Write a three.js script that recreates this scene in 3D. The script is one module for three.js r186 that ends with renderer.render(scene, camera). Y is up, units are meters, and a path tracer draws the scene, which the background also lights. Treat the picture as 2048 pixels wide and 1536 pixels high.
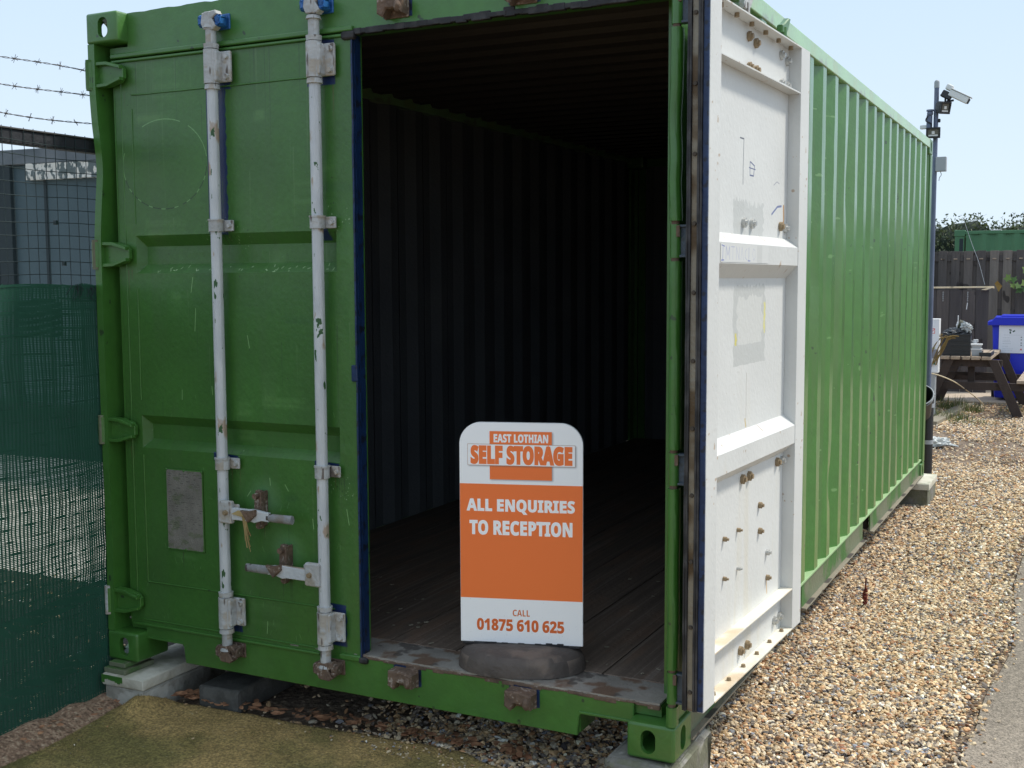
import * as THREE from 'three';
import { mergeGeometries, mergeVertices, toCreasedNormals } from 'three/addons/utils/BufferGeometryUtils.js';
import { RoundedBoxGeometry } from 'three/addons/geometries/RoundedBoxGeometry.js';
import { ConvexGeometry } from 'three/addons/geometries/ConvexGeometry.js';
import { Brush, Evaluator, SUBTRACTION } from 'three-bvh-csg';

// ---------------------------------------------------------------- camera, sky, sun, exposure
const scene = new THREE.Scene();
const camera = new THREE.PerspectiveCamera(2 * Math.atan(768 / 2326.32) * 180 / Math.PI, 4 / 3, 0.1, 400);
camera.rotation.order = 'YXZ';
camera.position.set(2.36619, 1.72235, 3.43696);
camera.rotation.set(-0.0889664, 0.463805, -0.004681);

const SUN = new THREE.Vector3(0.47, 0.81, -0.35).normalize();
const renderer = new THREE.WebGLRenderer({ antialias: true });
renderer.toneMapping = THREE.LinearToneMapping;
renderer.toneMappingExposure = 1.45;
renderer.shadowMap.enabled = true;
{
  const W = 512, H = 256, data = new Float32Array(W * H * 4);
  const mix = (a, b, t) => a + (b - a) * t;
  for (let j = 0; j < H; j++) for (let i = 0; i < W; i++) {
    const el = ((j + 0.5) / H - 0.5) * Math.PI, az = ((i + 0.5) / W - 0.5) * 2 * Math.PI;
    const x = Math.cos(az) * Math.cos(el), y = Math.sin(el), z = Math.sin(az) * Math.cos(el);
    const t = Math.min(1, Math.max(0, y) / 0.3), t2 = Math.max(0, (y - 0.28) / 0.72);
    let c = [mix(mix(0.57, 0.42, t), 0.60, t2), mix(mix(0.665, 0.55, t), 0.69, t2), mix(mix(0.74, 0.715, t), 0.80, t2)];
    const d = x * SUN.x + y * SUN.y + z * SUN.z, g = 0.5 * Math.exp((d - 1) * 14);
    c = [c[0] + g, c[1] + g * 0.97, c[2] + g * 0.9];
    if (y < 0) c = [0.30, 0.28, 0.24];
    const o = (j * W + i) * 4; data[o] = c[0]; data[o + 1] = c[1]; data[o + 2] = c[2]; data[o + 3] = 1;
  }
  const sky = new THREE.DataTexture(data, W, H, THREE.RGBAFormat, THREE.FloatType);
  sky.mapping = THREE.EquirectangularReflectionMapping; sky.magFilter = THREE.LinearFilter; sky.minFilter = THREE.LinearFilter; sky.needsUpdate = true;
  scene.background = sky; scene.environment = sky;
}
const sun = new THREE.DirectionalLight(new THREE.Color(1.0, 0.95, 0.86), 2.35);
sun.name = 'sun'; sun.position.copy(SUN).multiplyScalar(30); sun.target.position.set(0, 0, -3);
sun.position.add(sun.target.position);
sun.castShadow = true; sun.shadow.mapSize.set(2048, 2048); sun.shadow.radius = 14;
Object.assign(sun.shadow.camera, { left: -16, right: 16, top: 16, bottom: -16, near: 1, far: 70 });
scene.add(sun, sun.target);

// ---------------------------------------------------------------- random numbers, noise, textures
function rng(a) { return () => { a |= 0; a = (a + 0x6d2b79f5) | 0; let t = Math.imul(a ^ (a >>> 15), 1 | a); t = (t + Math.imul(t ^ (t >>> 7), 61 | t)) ^ t; return ((t ^ (t >>> 14)) >>> 0) / 4294967296; }; }
const hash = (x, y, s) => { let h = Math.imul(x, 374761393) ^ Math.imul(y, 668265263) ^ Math.imul(s, 974634777); h = Math.imul(h ^ (h >>> 13), 1274126177); return ((h ^ (h >>> 16)) >>> 0) / 4294967296; };
function vnoise(x, y, px, py, s) {
  const ix = Math.floor(x), iy = Math.floor(y), fx = x - ix, fy = y - iy, u = fx * fx * (3 - 2 * fx), v = fy * fy * (3 - 2 * fy);
  const w = (a, p) => ((a % p) + p) % p, x0 = w(ix, px), x1 = w(ix + 1, px), y0 = w(iy, py), y1 = w(iy + 1, py);
  const a = hash(x0, y0, s), b = hash(x1, y0, s), c = hash(x0, y1, s), d = hash(x1, y1, s);
  return a + (b - a) * u + (c - a) * v + (a - b - c + d) * u * v;
}
function fbm(u, v, f, oct, s, fy = f) { let t = 0, a = 0.5, n = 0; for (let i = 0; i < oct; i++) { t += a * vnoise(u * f, v * fy, f, fy, s + i); n += a; a *= 0.5; f *= 2; fy *= 2; } return t / n; }
const clamp = (x, a = 0, b = 1) => Math.min(b, Math.max(a, x)), sm = (a, b, x) => { const t = clamp((x - a) / (b - a)); return t * t * (3 - 2 * t); };
const lerp = (a, b, t) => a + (b - a) * t, mixc = (a, b, t) => [lerp(a[0], b[0], t), lerp(a[1], b[1], t), lerp(a[2], b[2], t)];
function finish(t, srgb, size) { t.colorSpace = srgb ? THREE.SRGBColorSpace : THREE.NoColorSpace; t.wrapS = t.wrapT = THREE.RepeatWrapping; t.magFilter = THREE.LinearFilter; t.minFilter = THREE.LinearMipmapLinearFilter; t.generateMipmaps = true; if (size) t.repeat.set(1 / size, 1 / size); t.needsUpdate = true; return t; }
function colorTex(w, h, size, f) {
  const d = new Uint8Array(w * h * 4);
  for (let y = 0; y < h; y++) for (let x = 0; x < w; x++) { const c = f((x + 0.5) / w, (y + 0.5) / h), o = (y * w + x) * 4; d[o] = clamp(c[0], 0, 255); d[o + 1] = clamp(c[1], 0, 255); d[o + 2] = clamp(c[2], 0, 255); d[o + 3] = 255; }
  return finish(new THREE.DataTexture(d, w, h), true, size);
}
function grayTex(w, h, size, f) {
  const d = new Uint8Array(w * h * 4);
  for (let y = 0; y < h; y++) for (let x = 0; x < w; x++) { const c = clamp(f((x + 0.5) / w, (y + 0.5) / h) * 255, 0, 255), o = (y * w + x) * 4; d[o] = d[o + 1] = d[o + 2] = c; d[o + 3] = 255; }
  return finish(new THREE.DataTexture(d, w, h), false, size);
}
function canvasTex(c, srgb = true) { const t = finish(new THREE.CanvasTexture(c), srgb); t.wrapS = t.wrapT = THREE.ClampToEdgeWrapping; return t; }
const std = (o) => new THREE.MeshStandardMaterial(o);
const css = (r, g, b, a = 1) => `rgba(${r | 0},${g | 0},${b | 0},${a})`;

const GREEN = [60, 106, 42];
const peel = grayTex(512, 512, 0.5, (u, v) => 0.6 * fbm(u, v, 40, 3, 3) + 0.4 * fbm(u, v, 6, 3, 8));
const greenMap = colorTex(1024, 1024, 2, (u, v) => {
  let c = GREEN; const n = fbm(u, v, 4, 5, 11), m = fbm(u, v, 60, 3, 17), dirt = sm(0.58, 0.8, fbm(u, v, 3, 5, 23)), chip = sm(0.8, 0.82, fbm(u, v, 50, 4, 31));
  c = c.map((k) => k * (0.86 + 0.2 * n + 0.12 * m)); c = mixc(c, [92, 110, 76], dirt * 0.25); return mixc(c, [40, 58, 38], chip * 0.8);
});
const greenRough = grayTex(256, 256, 1, (u, v) => 0.34 + 0.3 * fbm(u, v, 8, 4, 41));
const M = {};
M.green = new THREE.MeshPhysicalMaterial({ map: greenMap, roughnessMap: greenRough, roughness: 0.85, bumpMap: peel, bumpScale: 0.0012, clearcoat: 0.35, clearcoatRoughness: 0.25 });
M.greenSide = new THREE.MeshPhysicalMaterial({ roughnessMap: greenRough, roughness: 0.8, bumpMap: peel, bumpScale: 0.0012, clearcoat: 0.8, clearcoatRoughness: 0.22, map: colorTex(1024, 1024, 3, (u, v) => {
  const n = fbm(u, v, 5, 5, 1101), m = fbm(u, v, 90, 2, 1103), st = sm(0.56, 0.74, fbm(u, v, 70, 4, 1105, 2)), pt = sm(0.6, 0.64, fbm(u, v, 5, 4, 1107, 4)), chip = sm(0.81, 0.825, fbm(u, v, 60, 4, 1109)), sc = sm(0.83, 0.84, fbm(u, v, 30, 3, 1111, 90));
  let c = GREEN.map((k) => k * (1.0 + 0.18 * n + 0.1 * m)); c = mixc(c, [92, 134, 66], pt * 0.3); c = mixc(c, [96, 112, 74], st * 0.3); c = mixc(c, [150, 184, 130], sc * 0.5); return mixc(c, [44, 62, 40], chip * 0.7);
}) });
M.greenRail = new THREE.MeshPhysicalMaterial({ clearcoat: 0.8, clearcoatRoughness: 0.25, roughness: 0.4, bumpMap: peel, bumpScale: 0.002, map: colorTex(512, 512, 1, (u, v) => {
  const n = fbm(u, v, 5, 5, 12), moss = sm(0.5, 0.72, fbm(u, v, 6, 5, 14)); let c = GREEN.map((k, i) => k * (0.9 + 0.25 * n) + [84, 76, 84][i]); c = mixc(c, [150, 168, 104], moss * 0.55); return mixc(c, [120, 116, 100], sm(0.6, 0.8, fbm(u, v, 9, 4, 15)) * 0.6);
}) });
M.greenDirty = std({ roughness: 0.7, bumpMap: peel, bumpScale: 0.003, map: colorTex(512, 512, 1, (u, v) => {
  const n = fbm(u, v, 5, 5, 52), d = sm(0.35, 0.6, fbm(u, v, 7, 5, 54)); return mixc(GREEN.map((k) => k * (0.8 + 0.3 * n) + 8), mixc([128, 132, 112], [96, 84, 70], n), d * 0.85);
}) });
M.ledgeDustLit = std({ color: new THREE.Color().setRGB(0.30, 0.44, 0.22), roughness: 0.8, bumpMap: peel, bumpScale: 0.003 });  // paler than the rail: dust, plus light on the upward face painted in
M.rust = std({ roughness: 0.85, bumpMap: peel, bumpScale: 0.006, map: colorTex(256, 256, 0.3, (u, v) => { const n = fbm(u, v, 8, 5, 61), m = fbm(u, v, 14, 4, 62); const w = fbm(u, v, 34, 3, 63); return mixc(mixc([72, 60, 52], [132, 106, 86], 0.6 * n + 0.4 * w), [172, 164, 156], sm(0.56, 0.74, 0.5 * m + 0.5 * w) * 0.7); }) });
M.blue = std({ roughness: 0.42, bumpMap: peel, bumpScale: 0.002, map: colorTex(256, 256, 0.4, (u, v) => { const n = fbm(u, v, 8, 4, 71); return mixc(mixc([14, 34, 64], [24, 52, 94], n), [18, 22, 34], sm(0.6, 0.72, fbm(u, v, 16, 4, 73)) * 0.8); }) });
M.blueBright = std({ color: new THREE.Color().setRGB(0.02, 0.11, 0.32), roughness: 0.35, bumpMap: peel, bumpScale: 0.004 });
M.blueGrey = std({ color: new THREE.Color().setRGB(0.055, 0.075, 0.10), roughness: 0.5, bumpMap: peel, bumpScale: 0.004 });
M.rubber = std({ roughness: 0.62, bumpMap: peel, bumpScale: 0.002, map: colorTex(256, 256, 0.5, (u, v) => { const n = fbm(u, v, 10, 4, 81); return mixc([30, 29, 31], [62, 60, 60], sm(0.4, 0.75, n)); }) });
M.blackPlastic = std({ color: new THREE.Color().setRGB(0.022, 0.023, 0.026), roughness: 0.38, bumpMap: peel, bumpScale: 0.0015 });
M.strip = std({ roughness: 0.55, metalness: 0.3, bumpMap: peel, bumpScale: 0.003, map: colorTex(128, 512, 1, (u, v) => { const n = fbm(u, v, 3, 5, 91, 9); return mixc(mixc([118, 110, 96], [150, 142, 126], n), [84, 66, 44], sm(0.5, 0.7, fbm(u, v, 4, 4, 93, 6))); }) });
const rodMap = colorTex(256, 1024, 1, (u, v) => {
  const n = fbm(u, v, 6, 4, 101, 12), chip = sm(0.735, 0.75, fbm(u, v, 8, 5, 103, 24)), rust = sm(0.64, 0.74, fbm(u, v, 4, 4, 105, 14));
  return mixc(mixc(mixc([176, 180, 184], [206, 208, 208], n), [150, 118, 88], rust * 0.6), [48, 84, 46], chip);
});
M.rod = std({ map: rodMap, roughness: 0.5, bumpMap: peel, bumpScale: 0.002 });
M.casting = std({ roughness: 0.6, bumpMap: peel, bumpScale: 0.005, map: colorTex(512, 512, 0.4, (u, v) => {
  const n = fbm(u, v, 6, 4, 111), rust = sm(0.55, 0.68, fbm(u, v, 9, 5, 113)), st = sm(0.68, 0.75, fbm(u, v, 14, 3, 115, 4)); return mixc(mixc(mixc([158, 158, 156], [196, 197, 196], n), [158, 138, 112], rust * 0.4), [74, 62, 54], st * 0.7);
}) });
M.white = std({ roughness: 0.5, bumpMap: peel, bumpScale: 0.0012, map: colorTex(512, 512, 1, (u, v) => {
  const n = fbm(u, v, 5, 5, 121), d = sm(0.55, 0.8, fbm(u, v, 4, 5, 123, 2)), chip = sm(0.78, 0.8, fbm(u, v, 40, 4, 125)); return mixc(mixc([209, 209, 205].map((k) => k * (0.96 + 0.06 * n)), [198, 186, 160], d * 0.32), [150, 116, 84], chip * 0.5);
}) });
M.whiteStained = std({ roughness: 0.6, bumpMap: peel, bumpScale: 0.002, map: colorTex(512, 512, 0.8, (u, v) => { const n = fbm(u, v, 5, 5, 131), d = sm(0.42, 0.75, fbm(u, v, 7, 5, 133)); return mixc([226, 221, 206], mixc([206, 184, 148], [166, 126, 88], n), d * 0.6); }) });
M.boltRust = std({ color: new THREE.Color().setRGB(0.26, 0.19, 0.11), roughness: 0.7, bumpMap: peel, bumpScale: 0.004 });
M.boltDark = std({ color: new THREE.Color().setRGB(0.06, 0.045, 0.032), roughness: 0.8 });
M.boltSteel = std({ color: new THREE.Color().setRGB(0.5, 0.5, 0.48), roughness: 0.42, metalness: 0.6 });
M.interior = std({ roughness: 0.8, bumpMap: peel, bumpScale: 0.002, map: colorTex(512, 512, 2, (u, v) => { const n = fbm(u, v, 5, 5, 141); return mixc([84, 87, 92], [108, 110, 111], n); }) });
M.ceiling = std({ roughness: 0.75, bumpMap: peel, bumpScale: 0.002, map: colorTex(256, 256, 2, (u, v) => { const n = fbm(u, v, 5, 5, 145); return mixc([58, 54, 52], [78, 72, 66], n); }) });
M.dark = std({ color: new THREE.Color().setRGB(0.02, 0.02, 0.022), roughness: 0.9 });
const floorMap = (s) => colorTex(256, 1024, 1, (u, v) => {
  const g = fbm(u, v, 30, 3, s, 3), n = fbm(u, v, 3, 5, s + 4, 5), scr = sm(0.66, 0.72, fbm(u, v, 24, 4, s + 6, 2)), red = sm(0.5, 0.75, fbm(u, v, 4, 4, s + 9, 8));
  let c = mixc([72, 62, 55], [134, 117, 102], 0.6 * g + 0.4 * n); c = mixc(c, [134, 102, 80], red * 0.35); return mixc(c, [150, 140, 130], scr * 0.4);
});
M.floor = [151, 171, 191].map((s) => { const m = floorMap(s); m.repeat.set(3.3, 0.5); return std({ map: m, roughness: 0.72, bumpMap: peel, bumpScale: 0.004 }); });
M.threshold = std({ roughness: 0.55, metalness: 0.25, bumpMap: peel, bumpScale: 0.004, map: colorTex(512, 512, 0.7, (u, v) => {
  const n = fbm(u, v, 6, 5, 211), r = sm(0.56, 0.7, fbm(u, v, 8, 5, 213)), k = sm(0.6, 0.7, fbm(u, v, 12, 4, 215)); return mixc(mixc(mixc([128, 123, 116], [172, 167, 158], n), [118, 92, 74], r * 0.8), [70, 64, 60], k * 0.6);
}) });
const concrete = (s, a, b, moss) => std({ roughness: 0.92, bumpMap: grayTex(256, 256, 0.35, (u, v) => fbm(u, v, 8, 6, s + 7)), bumpScale: 0.008, map: colorTex(512, 512, 0.5, (u, v) => {
  const n = fbm(u, v, 5, 6, s), f = fbm(u, v, 50, 3, s + 2), l = sm(0.58, 0.66, fbm(u, v, 7, 5, s + 4)); let c = mixc(a, b, 0.6 * n + 0.4 * f); c = mixc(c, [214, 212, 204], l * (moss > 0.1 ? 0.35 : 0.08)); return mixc(c, [84, 92, 48], moss * sm(0.5, 0.68, fbm(u, v, 5, 5, s + 5)));
}) });
M.slab = concrete(221, [184, 178, 162], [216, 211, 196], 0.2);
M.block = concrete(231, [88, 86, 80], [138, 135, 127], 0.3);
M.blockLight = concrete(235, [132, 128, 118], [176, 172, 162], 0.15);
M.blockDark = concrete(241, [66, 65, 62], [94, 92, 88], 0.02);
M.pad = concrete(251, [206, 200, 188], [232, 228, 216], 0);
M.path = concrete(261, [176, 158, 138], [206, 190, 170], 0.05);
M.ground = std({ roughness: 1, bumpMap: grayTex(512, 512, 0.6, (u, v) => fbm(u, v, 30, 4, 271)), bumpScale: 0.012, map: colorTex(1024, 1024, 3, (u, v) => {
  const n = fbm(u, v, 5, 6, 273), f = fbm(u, v, 160, 2, 275); return mixc(mixc([104, 88, 74], [150, 130, 110], n), f > 0.62 ? [206, 188, 160] : [70, 60, 54], Math.abs(f - 0.5) * 1.4);
}) });
M.asphalt = std({ roughness: 0.95, bumpMap: grayTex(512, 512, 0.35, (u, v) => fbm(u, v, 60, 3, 281)), bumpScale: 0.006, map: colorTex(1024, 1024, 2, (u, v) => {
  const n = fbm(u, v, 4, 6, 283), f = fbm(u, v, 220, 2, 285); return mixc([128, 118, 106], [156, 144, 130], n).map((k) => k * (0.74 + 0.46 * f));
}) });
M.moss = std({ roughness: 1, bumpMap: grayTex(1024, 1024, 0.7, (u, v) => 0.7 * fbm(u, v, 120, 3, 291) + 0.3 * fbm(u, v, 14, 4, 292)), bumpScale: 0.009, map: colorTex(1024, 1024, 1.6, (u, v) => {
  const n = sm(0.34, 0.6, fbm(u, v, 4, 5, 293)), f = fbm(u, v, 230, 2, 295), d = sm(0.6, 0.8, fbm(u, v, 9, 4, 297)), w = sm(0.93, 0.95, fbm(u, v, 200, 1, 299)); let c = mixc([126, 115, 66], [172, 144, 92], n).map((k) => k * (0.66 + 0.68 * f)); c = mixc(c, [92, 92, 46], d * 0.45); return mixc(c, [220, 206, 170], w * 0.6);
}) });
M.soil = std({ roughness: 1, bumpMap: grayTex(512, 512, 0.3, (u, v) => fbm(u, v, 20, 5, 301)), bumpScale: 0.015, map: colorTex(512, 512, 0.6, (u, v) => { const n = fbm(u, v, 8, 5, 303), f = fbm(u, v, 70, 2, 305); return mixc(mixc([138, 108, 86], [188, 156, 128], n), f > 0.6 ? [214, 192, 164] : [84, 66, 54], Math.abs(f - 0.5) * 1.6); }) });
const wood = (s, a, b) => std({ roughness: 0.9, bumpMap: peel, bumpScale: 0.004, map: colorTex(256, 512, 1, (u, v) => { const g = fbm(u, v, 40, 4, s, 3), n = fbm(u, v, 4, 4, s + 3, 2), k = sm(0.78, 0.84, fbm(u, v, 9, 2, s + 5, 5)); return mixc(mixc(a, b, 0.55 * g + 0.45 * n), [30, 26, 26], k * 0.6); }) });
M.fence = [wood(311, [78, 73, 70], [120, 112, 106]), wood(321, [66, 62, 61], [102, 96, 92]), wood(331, [92, 86, 80], [134, 126, 118])];
M.lowFence = [wood(341, [66, 61, 60], [102, 94, 90]), wood(345, [58, 54, 55], [90, 84, 82])];
M.table = wood(351, [52, 43, 40], [78, 66, 60]);
M.plank = wood(361, [140, 122, 104], [184, 166, 146]);
M.paleWood = wood(371, [206, 186, 152], [232, 216, 186]);
M.edging = wood(381, [120, 112, 96], [154, 146, 128]);
M.wire = std({ color: new THREE.Color().setRGB(0.018, 0.035, 0.038), roughness: 0.5, metalness: 0.2 });
M.barb = std({ color: new THREE.Color().setRGB(0.12, 0.115, 0.115), roughness: 0.6, metalness: 0.4 });
M.net = std({ color: new THREE.Color().setRGB(0.014, 0.085, 0.052), roughness: 0.75, side: THREE.DoubleSide });
M.shed = std({ roughness: 0.7, bumpMap: peel, bumpScale: 0.003, map: colorTex(512, 512, 3, (u, v) => { const n = fbm(u, v, 4, 5, 391), st = fbm(u, v, 30, 3, 393, 2); return mixc([58, 76, 82], [74, 92, 98], 0.6 * n + 0.4 * st); }) });
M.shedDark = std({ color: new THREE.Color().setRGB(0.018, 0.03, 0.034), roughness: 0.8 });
M.shedRoof = std({ roughness: 0.9, bumpMap: peel, bumpScale: 0.006, map: colorTex(256, 256, 1.4, (u, v) => { const n = fbm(u, v, 8, 5, 401); return mixc([78, 86, 92], [116, 122, 126], n); }) });
M.shedPeel = std({ roughness: 0.9, bumpMap: peel, bumpScale: 0.01, map: colorTex(512, 256, 0.9, (u, v) => { const n = sm(0.42, 0.56, fbm(u, v, 26, 5, 411, 16)); return mixc([92, 102, 102], [206, 204, 196], n); }) });
M.railDark = std({ color: new THREE.Color().setRGB(0.022, 0.024, 0.03), roughness: 0.7, bumpMap: peel, bumpScale: 0.004 });
M.pole = std({ roughness: 0.55, metalness: 0.2, bumpMap: peel, bumpScale: 0.002, map: colorTex(128, 256, 1, (u, v) => mixc([96, 104, 128], [124, 132, 150], fbm(u, v, 5, 4, 421))) });
M.greyBox = std({ color: new THREE.Color().setRGB(0.36, 0.38, 0.4), roughness: 0.55 });
M.whiteBox = std({ color: new THREE.Color().setRGB(0.72, 0.72, 0.72), roughness: 0.6 });
M.lensGrey = std({ color: new THREE.Color().setRGB(0.16, 0.165, 0.15), roughness: 0.18, metalness: 0.3 });
M.binBlue = std({ color: new THREE.Color().setRGB(0.008, 0.022, 0.50), roughness: 0.36, bumpMap: peel, bumpScale: 0.002 });
M.bag = std({ color: new THREE.Color().setRGB(0.03, 0.032, 0.036), roughness: 0.28, bumpMap: peel, bumpScale: 0.02 });
M.foil = std({ color: new THREE.Color().setRGB(0.42, 0.44, 0.44), roughness: 0.3, bumpMap: peel, bumpScale: 0.02 });
M.farGreen = std({ roughness: 0.5, bumpMap: peel, bumpScale: 0.003, map: colorTex(256, 256, 3, (u, v) => mixc([62, 108, 74], [78, 126, 88], fbm(u, v, 6, 5, 431))) });

// ---------------------------------------------------------------- geometry helpers
const taken = {};
function numbered(n) { const k = (taken[n] = (taken[n] ?? -1) + 1); return k ? `${n}_${String(k).padStart(3, '0')}` : n; }
function boxUV(g) {
  const p = g.attributes.position, n = p.count, uv = new Float32Array(n * 2), a = new THREE.Vector3(), b = new THREE.Vector3(), c = new THREE.Vector3();
  for (let i = 0; i < n; i += 3) {
    a.fromBufferAttribute(p, i); b.fromBufferAttribute(p, i + 1); c.fromBufferAttribute(p, i + 2); b.sub(a); c.sub(a); b.cross(c);
    const x = Math.abs(b.x), y = Math.abs(b.y), z = Math.abs(b.z), k = x >= y && x >= z ? 0 : y >= z ? 1 : 2;
    for (let j = i; j < i + 3; j++) { uv[j * 2] = k === 0 ? p.getZ(j) : p.getX(j); uv[j * 2 + 1] = k === 1 ? p.getZ(j) : p.getY(j); }
  }
  g.setAttribute('uv', new THREE.BufferAttribute(uv, 2)); return g;
}
function prep(g) { const r = g.index ? g.toNonIndexed() : g; for (const k of Object.keys(r.attributes)) if (!['position', 'normal', 'uv'].includes(k)) r.deleteAttribute(k); if (!r.attributes.normal) r.computeVertexNormals(); r.morphAttributes = {}; return r; }
function mesh(name, geos, mat, parent, keepUV) {
  const list = (Array.isArray(geos) ? geos : [geos]).map(prep).map((g) => { if (!keepUV || !g.attributes.uv) boxUV(g); return g; });
  const m = new THREE.Mesh(list.length > 1 ? mergeGeometries(list) : list[0], mat);
  m.castShadow = m.receiveShadow = true; m.name = parent && parent !== scene ? name : numbered(name); (parent ?? scene).add(m); return m;
}
function each(name, geos, mat, parent) { for (const g of geos) mesh(name, g, mat, parent); }
function tag(o, label, category, group, kind) { if (label) o.userData.label = label; if (category) o.userData.category = category; if (group) o.userData.group = group; if (kind) o.userData.kind = kind; return o; }
function thing(name, label, category, pos = [0, 0, 0], turn = 0, group) { const g = new THREE.Group(); g.name = numbered(name); g.position.set(...pos); g.rotation.y = turn; scene.add(g); return tag(g, label, category, group); }
function sub(name, parent, pos = [0, 0, 0]) { const g = new THREE.Group(); g.name = name; g.position.set(...pos); parent.add(g); return g; }
const box = (w, h, d, x = 0, y = 0, z = 0, r = 0.003) => (r > 0 ? new RoundedBoxGeometry(w, h, d, 1, Math.min(r, w / 2.1, h / 2.1, d / 2.1)) : new THREE.BoxGeometry(w, h, d)).translate(x, y, z);
const span = (x0, x1, y0, y1, z0, z1, r = 0.003) => box(x1 - x0, y1 - y0, z1 - z0, (x0 + x1) / 2, (y0 + y1) / 2, (z0 + z1) / 2, r);
const cyl = (r, h, x, y, z, n = 20, r2 = r) => new THREE.CylinderGeometry(r2, r, h, n).translate(x, y, z);
function cylAlong(r, a, b, n = 8) { const A = new THREE.Vector3(...a), B = new THREE.Vector3(...b), d = B.clone().sub(A), g = new THREE.CylinderGeometry(r, r, d.length(), n); g.applyQuaternion(new THREE.Quaternion().setFromUnitVectors(new THREE.Vector3(0, 1, 0), d.normalize())); const c = A.add(B).multiplyScalar(0.5); return g.translate(c.x, c.y, c.z); }
const tube = (pts, r, seg = 24, n = 6) => new THREE.TubeGeometry(new THREE.CatmullRomCurve3(pts.map((p) => new THREE.Vector3(...p))), seg, r, n);
function extrude(pts, depth, bevel = 0, holes = []) { const s = new THREE.Shape(pts.map((p) => new THREE.Vector2(...p))); for (const h of holes) s.holes.push(h); return new THREE.ExtrudeGeometry(s, { depth, bevelEnabled: bevel > 0, bevelSize: bevel, bevelThickness: bevel, bevelSegments: 1, curveSegments: 16 }); }
function quads(list) { const p = []; for (const [a, b, c, d] of list) p.push(...a, ...b, ...c, ...a, ...c, ...d); const g = new THREE.BufferGeometry(); g.setAttribute('position', new THREE.Float32BufferAttribute(p, 3)); g.computeVertexNormals(); return g; }
function warp(g, f) { const p = g.attributes.position, v = new THREE.Vector3(); for (let i = 0; i < p.count; i++) { v.fromBufferAttribute(p, i); f(v); p.setXYZ(i, v.x, v.y, v.z); } g.computeVertexNormals(); return g; }
function roughBlock(w, h, d, seed, amt = 0.006, r = 0.012) { // a concrete piece with worn edges
  let g = mergeVertices(new RoundedBoxGeometry(w, h, d, 4, r).deleteAttribute('normal').deleteAttribute('uv')); 
  g = warp(g, (v) => { const a = fbm(v.x * 3 + 5, v.y * 3 + v.z * 3 + 5, 64, 4, seed) - 0.5, b = fbm(v.z * 3 + 9, v.y * 3 + v.x * 2 + 3, 64, 4, seed + 3) - 0.5; v.x += a * amt * 2; v.y += b * amt * 1.2; v.z += (a - b) * amt * 2; });
  return toCreasedNormals(g, 0.7);
}

// ---------------------------------------------------------------- ground and setting
const B0 = 0.18;             // underside of the container's castings
const ground = mesh('ground', new THREE.PlaneGeometry(300, 300).rotateX(-Math.PI / 2).translate(0, -0.012, 0), M.ground); ground.userData.kind = 'structure';
const edgeX = (z) => 2.03 + 0.05 * (fbm(z * 0.1 + 3, 0.5, 16, 4, 501) - 0.5) * 2 + 0.03 * Math.sin(z * 2.1);
{
  const q = []; for (let z = 6; z > -11; z -= 0.12) { const z1 = z - 0.12, f = z < -5 ? (z + 5) * -0.06 : 0, f1 = z1 < -5 ? (z1 + 5) * -0.06 : 0; q.push([[edgeX(z) + f, 0.004, z], [9, 0.004, z], [9, 0.004, z1], [edgeX(z1) + f1, 0.004, z1]]); }
  tag(mesh('road', quads(q), M.asphalt), null, null, null, 'structure');
  tag(mesh('concrete_path', box(15, 0.05, 1.9, 4.6, 0, -14.7, 0.01), M.path), null, null, null, 'structure');
  tag(mesh('dark_soil', quads([[[-9, -0.004, 4], [-1.3, -0.004, 4], [-1.3, -0.004, -1.38], [-9, -0.004, -1.38]]]), std({ roughness: 1, bumpMap: peel, bumpScale: 0.02, map: colorTex(256, 256, 0.8, (u, v) => mixc([34, 32, 28], [64, 58, 50], fbm(u, v, 20, 4, 1301))) })), null, null, null, 'structure');
  tag(mesh('concrete_yard', quads([[[-9, 0.0, -1.38], [-1.5, 0.0, -1.34], [-1.5, 0.0, -12], [-9, 0.0, -12]]]), M.pad), null, null, null, 'structure');
}
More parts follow.
